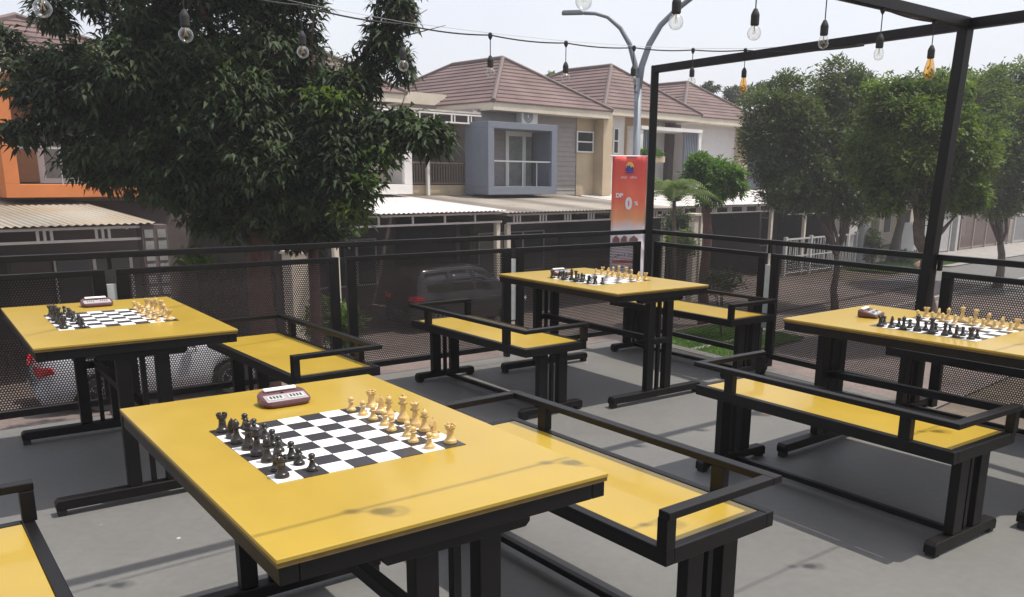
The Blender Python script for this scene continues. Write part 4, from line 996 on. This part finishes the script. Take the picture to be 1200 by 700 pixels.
car('white_hatchback', 'white hatchback with a red tail light, parked below the left table', mid + side * .85 + Vector((0, 0, .01)), math.atan2(dn.y, dn.x), 4.0, 1.66, 1.5,
    M_carwhite, hatch, [(.13, .29), (.32, .48), (.50, .65)], (-1.08, 1.22))
suvp = [(0, .40, .40), (.02, .60, .58), (.04, .80, .60), (.07, .97, .60), (.25, 1.0, .59), (.50, 1.0, .57), (.60, .95, .565), (.74, .66, .60), (.84, .63, .61), (.96, .54, .55), (1, .42, .43)]
sv = W(15.35, 19.3, GZ + .01)
car('dark_people_carrier', 'black people carrier under the car port, seen through the railing', sv, HROT, 4.1, 1.7, 1.75, M_carblack, suvp, [(.09, .27), (.30, .48), (.50, .65)], (-1.35, 1.3), 'high')

# ------------------------------------------------------------------ vegetation
def foliage(name, blobs, n_cl, per, leaf, m, parent, droop=.6, spread=.16, shell=.55, gap=.35, seed=1, asp=.34, lobes=7):
    """blobs: (centre, (rx,ry,rz)); clumps of leaf quads spread through the crown volume"""
    rg = np.random.default_rng(seed)
    B0 = [(np.array(c), np.array(r)) for c, r in blobs]; B = []
    for c, r in B0:
        if lobes == 0: B.append((c, r)); continue
        B.append((c, r * .72))
        for q in range(lobes):
            d = rg.normal(size=3); d /= np.linalg.norm(d); B.append((c + d * r * .62, r * rg.uniform(.30, .48))); vol = np.array([np.prod(r) ** .75 for _, r in B]); vol /= vol.sum()
    pts = []; out = []
    for (c, r), w in zip(B, vol):
        k = int(n_cl * w * 1.6) + 4; d = rg.normal(size=(k, 3)); d /= np.linalg.norm(d, axis=1)[:, None]
        rad = 1 - (1 - rg.uniform(0, 1, k) ** .5) * (1 - shell) - rg.uniform(0, .12, k)
        ph = rg.uniform(0, 6, 3)
        lump = 1 + .17 * np.sin(d[:, 0] * 5 + ph[0]) * np.sin(d[:, 1] * 5 + ph[1]) + .14 * np.sin(d[:, 2] * 8 + d[:, 0] * 6 + ph[2])
        p = c + d * r * (rad * lump)[:, None]
        g = np.sin(p[:, 0] * 4.1 + ph[0]) * np.sin(p[:, 1] * 3.7 + ph[1]) * np.sin(p[:, 2] * 4.5 + ph[2])
        keep = g > -1 + gap * 2 * rg.uniform(0, 1, k) * .9
        pts.append(p[keep]); out.append(d[keep])
    P = np.concatenate(pts); D = np.concatenate(out)
    if len(P) > n_cl: s = rg.choice(len(P), n_cl, replace=False); P = P[s]; D = D[s]
    nt_ = len(P); k = nt_ * per; sz = np.repeat(rg.uniform(.75, 1.2, nt_), per); P = np.repeat(P, per, 0); D = np.repeat(D, per, 0)
    a = rg.uniform(0, 2 * np.pi, k); el = rg.uniform(-.5, .9, k)
    dirn = np.stack([np.cos(a) * np.cos(el), np.sin(a) * np.cos(el), np.sin(el)], 1) + D * .55; dirn /= np.linalg.norm(dirn, axis=1)[:, None]
    L_ = leaf * rg.uniform(.65, 1.15, k) * sz; base = P + rg.normal(0, spread * .22, (k, 3)) + dirn * (spread * .35)
    up = np.tile(np.array([0, 0, 1.]), (k, 1)) + rg.normal(0, .35, (k, 3)); sd = np.cross(dirn, up); sd /= np.linalg.norm(sd, axis=1)[:, None] + 1e-9; hw = (L_ * asp * .5)[:, None]
    d2 = dirn.copy(); d2[:, 2] -= droop * 1.3 * rg.uniform(.5, 1.3, k); d2 /= np.linalg.norm(d2, axis=1)[:, None]
    m1 = base + dirn * (L_ * .42)[:, None]; tip = m1 + d2 * (L_ * .58)[:, None]
    fold = np.cross(sd, dirn) * hw * .3
    V = np.stack([base, m1 + sd * hw + fold, tip, m1 - sd * hw + fold], 1).reshape(-1, 3)
    inv = np.array(parent.location) if parent else np.zeros(3)
    o = npmesh(name, V - inv, np.arange(len(V)).reshape(-1, 4), m, parent)
    return o
def limbs(mb, start, targets, r0, rg, wob=.12):
    for tg, rt_ in targets:
        a = Vector(start); b = Vector(tg); pts = [a]; rs = [r0]; n = 6
        for i in range(1, n + 1):
            s = i / n; q = a.lerp(b, s); q.z += math.sin(s * math.pi) * .12 * (b - a).length
            q += Vector((rg.uniform(-wob, wob), rg.uniform(-wob, wob), rg.uniform(-wob, wob))) * (b - a).length * .25; pts.append(q); rs.append(r0 + (rt_ - r0) * s ** .7)
        mb.tube(pts, rs, 8)
        for _ in range(5):
            i = rg.randint(2, n - 1); q = pts[i]; e = q + Vector((rg.uniform(-1, 1), rg.uniform(-1, 1), rg.uniform(0, .8))) * (b - a).length * .35
            mb.tube([q, q.lerp(e, .5) + Vector((0, 0, .05)), e], [rs[i] * .6, rs[i] * .4, rs[i] * .15], 5)
def PB(px, py, Y, rx, ry, dep):        # crown lobe seen at px,py with radii in px, depth radius in metres
    m = Y / 1033; return (tuple(at(px, py, Y)), (rx * m, dep, ry * m))
rg = random.Random(5)
# big tree at the left
bp = at(306, 400, 12.2); bp.z = GZ
t = empty('broadleaf_tree', bp, 0, 'big dark green tree filling the upper left, in front of the houses', 'tree')
BIG = [PB(250, 130, 12.4, 135, 118, 1.7), PB(195, 185, 12.0, 98, 62, 1.3), PB(310, 200, 12.0, 92, 70, 1.2), PB(282, 248, 12.2, 78, 32, 1.0), PB(352, 240, 12, 42, 34, .7), PB(175, 85, 12.2, 85, 62, 1.4), PB(325, 65, 12.4, 68, 100, 1.3),
       PB(122, 165, 12.0, 58, 46, .9), PB(105, 85, 12, 40, 40, .7), PB(35, 92, 11.8, 36, 24, .6), PB(28, 158, 11.6, 36, 11, .4), PB(75, 122, 11.8, 40, 38, .7), PB(10, 52, 12, 14, 9, .3), PB(58, 18, 12, 18, 22, .4), PB(104, 6, 12, 9, 10, .3), PB(165, 20, 12, 32, 26, .6),
       PB(395, 130, 12, 40, 36, .8), PB(408, 200, 11.8, 30, 56, .7), PB(380, 165, 12, 36, 46, .8), PB(446, 50, 12.2, 18, 24, .45), PB(462, 16, 12.2, 22, 26, .45), PB(474, 78, 12.1, 15, 12, .3), PB(427, 78, 12.2, 15, 12, .3), PB(420, 100, 12, 26, 14, .5),
       PB(240, -40, 12.6, 145, 70, 1.8), PB(315, -60, 12.8, 70, 80, 1.5), PB(190, -90, 12.6, 90, 55, 1.6), PB(478, -40, 12.4, 30, 34, .7), PB(260, -150, 12.8, 170, 75, 2.0)]
foliage('crown', BIG, 5700, 20, .19, M_leafdark, t, droop=.8, spread=.17, seed=3, gap=.5, asp=.27)
foliage('branch_foliage', [PB(455, 150, 11.8, 42, 17, .4), PB(500, 162, 11.8, 34, 15, .35), PB(432, 165, 11.8, 22, 18, .3)], 220, 20, .19, M_leafdark, t, droop=.8, spread=.18, seed=4, gap=.1, lobes=3)
foliage('young_foliage', [PB(430, 205, 11.5, 20, 36, .5), PB(457, 182, 11.6, 18, 11, .25), PB(412, 252, 11.5, 18, 18, .4), PB(228, 304, 11.6, 14, 6, .3), PB(390, 120, 11.6, 34, 10, .4)], 130, 11, .15, M_leafyoung, t, droop=.7, spread=.2, seed=5, gap=.2)
tk = MB(); s0 = Vector((0, 0, 0)); fork = at(300, 250, 12.3) - bp
tk.tube([s0, s0.lerp(fork, .35) + Vector((.05, 0, 0)), s0.lerp(fork, .7), fork], [.24, .19, .165, .15], 12)
limbs(tk, fork, [(Vector(at(160, 120, 12.2)) - bp, .04), (Vector(at(280, 60, 12.5)) - bp, .05), (Vector(at(370, 60, 12.4)) - bp, .04), (Vector(at(420, 190, 12)) - bp, .03), (Vector(at(110, 150, 12)) - bp, .03), (Vector(at(120, 0, 12)) - bp, .03), (Vector(at(215, -60, 12.6)) - bp, .03), (Vector(at(500, 158, 11.8)) - bp, .012), (Vector(at(460, 40, 12.2)) - bp, .015)], .10, rg)
tk.build('trunk', M_bark2, t, smooth=True)
bp2 = at(362, 410, 13.2); bp2.z = GZ
t = empty('slim_tree', bp2, 0, 'slim reddish trunk with drooping leaves, just right of the big trunk', 'tree')
tk = MB(); f2 = at(366, 265, 13.2) - bp2; tk.tube([(0, 0, 0), tuple(f2.lerp(Vector((0, 0, 0)), .5) + Vector((.06, 0, 0))), tuple(f2)], [.13, .10, .07], 10); limbs(tk, f2, [(at(345, 170, 13.2) - bp2, .02), (at(395, 200, 13) - bp2, .02)], .06, rg)
tk.build('trunk', M_bark2, t, smooth=True)
foliage('crown', [PB(352, 240, 13.3, 55, 50, .8), PB(385, 262, 13, 32, 30, .6)], 420, 12, .17, M_leafdark, t, seed=9)
# right hand trees
def tree(name, label, base_px, Y, fork_px, blobs, tgts, r0, m, bark, n_cl, per, leaf, seed, stems=1, **kw):
    b = at(base_px[0], base_px[1], Y); b.z = GZ; t = empty(name, b, 0, label, 'tree', kw.pop('group', None)); rg = random.Random(seed)
    tk = MB(); fk = at(fork_px[0], fork_px[1], Y) - b
    tk.tube([(0, 0, 0), tuple(fk * .4 + Vector((rg.uniform(-.1, .1), 0, 0))), tuple(fk * .75 + Vector((rg.uniform(-.1, .1), 0, 0))), tuple(fk)], [r0 * 1.25, r0, r0 * .9, r0 * .8], 10)
    limbs(tk, fk, [(at(x, y, yy) - b, r0 * .12) for x, y, yy in tgts], r0 * .6, rg, .2)
    tk.build('trunk', bark, t, smooth=True)
    foliage('crown', blobs, n_cl, per, leaf, m, t, seed=seed, **kw); return t
G = 'roadside trees on the right'
tree('grey_green_tree', 'airy grey green tree right of the small round bright tree', (980, 350), 27.5, (980, 300),
     [PB(950, 170, 27.5, 62, 62, 2.0), PB(1010, 130, 28.5, 34, 36, 1.5), PB(905, 150, 27.2, 38, 38, 1.3), PB(985, 130, 27.8, 42, 45, 1.5), PB(940, 115, 27.5, 40, 34, 1.3), PB(985, 92, 27.6, 28, 22, .8), PB(895, 122, 27.4, 26, 18, .7), PB(930, 215, 27.3, 55, 32, 1.5), PB(895, 190, 27.3, 28, 26, 1.0), PB(1000, 210, 27.5, 35, 45, 1.5), PB(1018, 165, 28, 28, 50, 1.4), PB(918, 96, 27.4, 14, 12, .4), PB(880, 165, 27, 14, 22, .5), PB(925, 236, 27, 40, 14, 1.2), PB(975, 240, 27.4, 32, 14, 1.2), PB(1008, 245, 27.8, 26, 16, 1.0)],
     [(940, 180, 27.3), (905, 200, 27.3), (985, 120, 27.6), (1010, 190, 27.6), (960, 110, 27.5), (900, 140, 27.3), (970, 200, 27.5)], .11, M_leafgrey, M_bark, 3600, 16, .17, 21, droop=.25, spread=.34, gap=.6, group=G)
tree('round_crown_tree', 'tree with a forked dark trunk, left of the leaning pergola post', (1086, 420), 21.0, (1086, 302),
     [PB(1075, 170, 21.4, 62, 52, 1.5), PB(1045, 125, 21.8, 44, 30, 1.2), PB(1105, 135, 21.6, 50, 40, 1.3), PB(1085, 108, 21.8, 48, 20, 1.0), PB(1048, 205, 21.6, 44, 32, 1.1), PB(1120, 200, 21.3, 48, 36, 1.2), PB(1100, 240, 21.0, 30, 14, .7), PB(1035, 104, 22, 26, 12, .6), PB(1020, 175, 21.9, 34, 40, 1.1), PB(1140, 165, 21.6, 36, 40, 1.1), PB(1040, 238, 21.4, 26, 12, .7), PB(1128, 236, 21.2, 28, 14, .7)],
     [(1055, 215, 21), (1115, 200, 21), (1080, 150, 21), (1120, 250, 20.8), (1050, 160, 21.2)], .17, M_leafmid, M_bark, 3600, 16, .155, 22, droop=.45, spread=.26, gap=.5, group=G)
tree('spreading_tree', 'broad leafy tree behind the leaning pergola post at the right edge', (1170, 331), 34.0, (1172, 285),
     [PB(1165, 160, 34, 66, 60, 2.4), PB(1120, 175, 34.5, 45, 60, 2.0), PB(1138, 120, 34.5, 34, 32, 1.6), PB(1148, 185, 33, 40, 50, 2.0), PB(1230, 110, 34.5, 40, 40, 2.0), PB(1140, 130, 34, 42, 36, 1.6), PB(1185, 112, 34.5, 40, 32, 1.6), PB(1215, 160, 34, 50, 65, 2.0), PB(1150, 215, 33.8, 52, 32, 1.6), PB(1195, 225, 33.6, 46, 24, 1.4), PB(1150, 98, 34.2, 32, 18, .9), PB(1195, 88, 34.5, 28, 14, .9), PB(1170, 245, 33.5, 28, 12, .8)],
     [(1150, 210, 34), (1195, 215, 34), (1170, 160, 34), (1210, 150, 34), (1140, 150, 34)], .15, M_leafmid, M_bark, 4000, 16, .21, 23, droop=.4, spread=.4, gap=.45, group=G)
tree('leaning_tree', 'dark tree with a thin leaning trunk behind the other right trees', (1044, 298), 44.0, (1058, 245),
     [PB(1040, 190, 44, 60, 50, 3), PB(1000, 175, 44, 40, 40, 2.2), PB(1085, 185, 45, 55, 52, 3), PB(1060, 135, 45, 50, 35, 2.4), PB(1125, 170, 46, 50, 60, 3), PB(1100, 115, 46, 50, 26, 2.5)],
     [(1040, 190, 44), (1085, 180, 44), (1060, 150, 44)], .22, M_leafmid, M_bark, 2200, 12, .34, 24, droop=.3, spread=.6, gap=.2, group=G)
tree('small_round_tree', 'small round bright green tree between the banner and the big right trees', (827, 330), 24.5, (827, 240),
     [PB(838, 205, 24.5, 30, 22, .7), PB(815, 200, 24.4, 14, 15, .4), PB(860, 215, 24.4, 16, 14, .4), PB(835, 228, 24.4, 24, 11, .5), PB(820, 186, 24.5, 10, 8, .3)],
     [(820, 210, 24.5), (850, 212, 24.5), (838, 200, 24.5)], .14, M_leafbright, M_bark2, 620, 12, .17, 25, droop=.45, spread=.2, gap=.2)
tree('distant_tree', 'tip of a distant tree above the roofs, left of the street lamp', (646, 150), 60.0, (646, 100), [PB(646, 92, 60, 8, 8, .6), PB(655, 98, 60, 8, 6, .6)], [(646, 95, 60)], .2, M_leafmid, M_bark, 120, 10, .35, 26)
tree('distant_tree', 'thin distant treetops peeping over the white siding house roof', (862, 150), 62.0, (862, 118), [PB(832, 103, 62, 14, 5, .8), PB(893, 103, 62, 16, 7, .8), PB(865, 112, 62, 30, 12, 1.2)], [(838, 108, 62), (888, 108, 62)], .12, M_leafdark, M_bark, 240, 12, .35, 27)
# palm
pb = at(786, 330, 23.2); pb.z = GZ
t = empty('palm', pb, 0, 'feathery palm behind the leaning bulbs string, just right of the corner pillar', 'palm')
ct_ = at(790, 236, 23.2) - pb
MB().tube([(0, 0, 0), tuple(ct_ * .5 + Vector((.08, 0, 0))), tuple(ct_)], [.09, .06, .05], 10).build('trunk', M_bark, t, smooth=True)
V = []
rp = random.Random(8)
for k in range(20):
    a = 2 * math.pi * k / 20 + rp.uniform(-.15, .15); el = rp.uniform(.65, 1.5); Lf = rp.uniform(1.2, 1.8); d = Vector((math.cos(a), math.sin(a), 0)); prev = Vector(ct_)
    pts = []
    for i in range(15):
        s = i / 14; q = Vector(ct_) + d * Lf * s * math.cos(el * (1 - s * .6)) + Vector((0, 0, Lf * (1.5 * s * math.sin(el) - s * s * (.95 + .45 * math.sin(el))))); pts.append(q)
    for i in range(1, 15):
        q = pts[i]; tdir = (pts[i] - pts[i - 1]).normalized(); sdv = tdir.cross(Vector((0, 0, 1))).normalized(); ll = .34 * math.sin(math.pi * min(.97, .12 + i / 15))
        for s in (-1, 1):
            for e in (0, .5):
                q0 = pts[i - 1].lerp(q, e); tip = q0 + sdv * s * ll + tdir * ll * .6 - Vector((0, 0, ll * .35)); w_ = tdir * .018
                V += [tuple(q0 - w_), tuple(q0 + w_), tuple(tip + w_ * .3), tuple(tip - w_ * .3)]
V = np.array(V); npmesh('fronds', V, np.arange(len(V)).reshape(-1, 4), M_leafmid, t)
# shrubs
def shrub(label, px, py, Y, rx, ry, dep, n, m, seed, leaf=.13, gnd=True, group='shrubs beyond the railing'):
    c = at(px, py, Y); b = Vector((c.x, c.y, GZ if gnd else c.z - ry * Y / 1033))
    t = empty('shrub', b, 0, label, 'shrub', group); mm = Y / 1033
    foliage('foliage', [(tuple(c), (rx * mm, dep, ry * mm)), ((c.x - rx * mm * .4, c.y, c.z - ry * mm * .4), (rx * mm * .6, dep * .7, ry * mm * .7))], n, 10, leaf, m, t, droop=.0, spread=.16, seed=seed)
    st = MB(); z0 = b.z - b.z
    for q in range(5):
        e = Vector((rg.uniform(-1, 1) * rx * mm * .6, rg.uniform(-.3, .3), c.z - b.z + rg.uniform(-.2, .3) * ry * mm)); st.tube([(0, 0, 0), tuple(e * .5 + Vector((0, 0, .05))), tuple(e)], [.02, .014, .008], 5)
    st.build('stem', M_bark, t)
shrub('yellow green shrub seen through the railing gap', 408, 385, 15, 16, 26, .4, 160, M_leafyoung, 31)
shrub('leafy shrub under the big tree, right of the pale gate pillar', 385, 372, 15.5, 26, 26, .5, 200, M_leafmid, 32)
shrub('dark shrub at the foot of the small round tree', 800, 285, 25.5, 22, 22, .7, 220, M_leafmid, 33)
shrub('bush between the corner pillar and the palm', 790, 262, 27, 20, 16, .6, 160, M_leafdark, 34)
shrub('clipped hedge bush between the white pillar and the tall cream pillar', 1024, 285, 42, 10, 18, .6, 200, M_leafmid, 35, .2)
shrub('low shrub at the foot of the leaning tree', 1066, 300, 43, 16, 7, .6, 90, M_leafyoung, 36, .2)
shrub('broad low shrub growing under the right railing beyond the terrace edge', 850, 330, 22, 30, 12, .6, 150, M_leafdark, 37)
# potted plant on the ledge of the tan house and boulder by the road
q = at(764, 180, 36.6); t = empty('balcony_plants', (q.x, q.y, q.z - .35), HROT, 'green plants in a trough above the banner on the tan house', 'plants')
MB().box(-.7, .7, -.15, .15, 0, .25).build('trough', M_cream, t, .01)
o = foliage('foliage', [((0, 0, .35), (.75, .2, .22))], 110, 9, .15, M_leafbright, None, droop=-.3, spread=.12, seed=41); o.parent = t
q = ground_at(1084, 318); bm_ = MB(); bm_.lathe([(.42, 0), (.55, .15), (.52, .32), (.34, .48), (.12, .54), (.01, .55)], 9)
o = bm_.build('boulder', M_rock, None, smooth=True); o.location = (q.x, q.y, GZ - .02); o.scale = (1.2, .8, 1); dm = o.modifiers.new('sub', 'SUBSURF'); dm.levels = 2; dm.render_levels = 2
tx = bpy.data.textures.new('lumps', 'CLOUDS'); tx.noise_scale = .4; dd = o.modifiers.new('lumps', 'DISPLACE'); dd.texture = tx; dd.strength = .18
tag(o, 'brown boulder at the road edge beside the forked tree', 'boulder')

# ------------------------------------------------------------------ air
hm = bpy.data.materials.new('thin_haze'); hm.use_nodes = True; ht = hm.node_tree; ht.nodes.clear()
ho = ht.nodes.new('ShaderNodeOutputMaterial'); pv = ht.nodes.new('ShaderNodeVolumePrincipled'); pv.inputs['Color'].default_value = (.93, .93, .97, 1)
pv.inputs['Density'].default_value = .0016; pv.inputs['Anisotropy'].default_value = .2; ht.links.new(pv.outputs[0], ho.inputs['Volume'])
hzb = MB().box(-80, 110, -20, 120, GZ - 1.1, 14).build('haze', hm); tag(hzb, 'thin pale haze in the warm air over the street', 'haze', kind='stuff')
# ------------------------------------------------------------------ light
w = bpy.data.worlds.new('World'); sc.world = w; w.use_nodes = True; nt = w.node_tree
bg = nt.nodes['Background']; sky = nt.nodes.new('ShaderNodeTexSky'); sky.sky_type = 'NISHITA'; sky.sun_disc = False
SUN = Vector((.396, .022, 1)).normalized()
sky.sun_elevation = math.asin(SUN.z); sky.sun_rotation = math.atan2(SUN.x, SUN.y); sky.dust_density = 4; sky.air_density = 1.2; sky.ozone_density = 1.0; sky.altitude = 0
mx = nt.nodes.new('ShaderNodeMixRGB'); mx.inputs['Fac'].default_value = .7; mx.inputs[2].default_value = (4.9, 4.85, 5.3, 1)
tcw = nt.nodes.new('ShaderNodeTexCoord'); cn = nt.nodes.new('ShaderNodeTexNoise'); cn.inputs['Scale'].default_value = 1.6; cn.inputs['Detail'].default_value = 5; cn.inputs['Roughness'].default_value = .5
nt.links.new(tcw.outputs['Generated'], cn.inputs['Vector']); cr = nt.nodes.new('ShaderNodeValToRGB'); cr.color_ramp.elements[0].position = .35; cr.color_ramp.elements[1].position = .68
cr.color_ramp.elements[0].color = (.45, .455, .525, 1); cr.color_ramp.elements[1].color = (.56, .555, .565, 1); nt.links.new(cn.outputs['Fac'], cr.inputs['Fac'])
sc10 = nt.nodes.new('ShaderNodeMixRGB'); sc10.blend_type = 'MULTIPLY'; sc10.inputs['Fac'].default_value = 1; sc10.inputs[2].default_value = (10, 10, 10, 1)
nt.links.new(cr.outputs['Color'], sc10.inputs[1]); nt.links.new(sc10.outputs[0], mx.inputs[2])
nt.links.new(sky.outputs[0], mx.inputs[1]); nt.links.new(mx.outputs[0], bg.inputs['Color']); bg.inputs['Strength'].default_value = .125
sd = bpy.data.lights.new('sun', 'SUN'); sd.energy = 3.05; sd.angle = R(.6); sd.color = (1, .94, .85)
so = bpy.data.objects.new('sun', sd); COL.objects.link(so); so.rotation_euler = SUN.to_track_quat('Z', 'Y').to_euler()
sc.view_settings.view_transform = 'Standard'; sc.view_settings.look = 'None'; sc.view_settings.gamma = 1; sc.view_settings.exposure = .68
sc.view_settings.use_curve_mapping = False
sc.render.engine = 'CYCLES'
sc.cycles.max_bounces = 6; sc.cycles.transparent_max_bounces = 24
sc.cycles.sample_clamp_indirect = 4
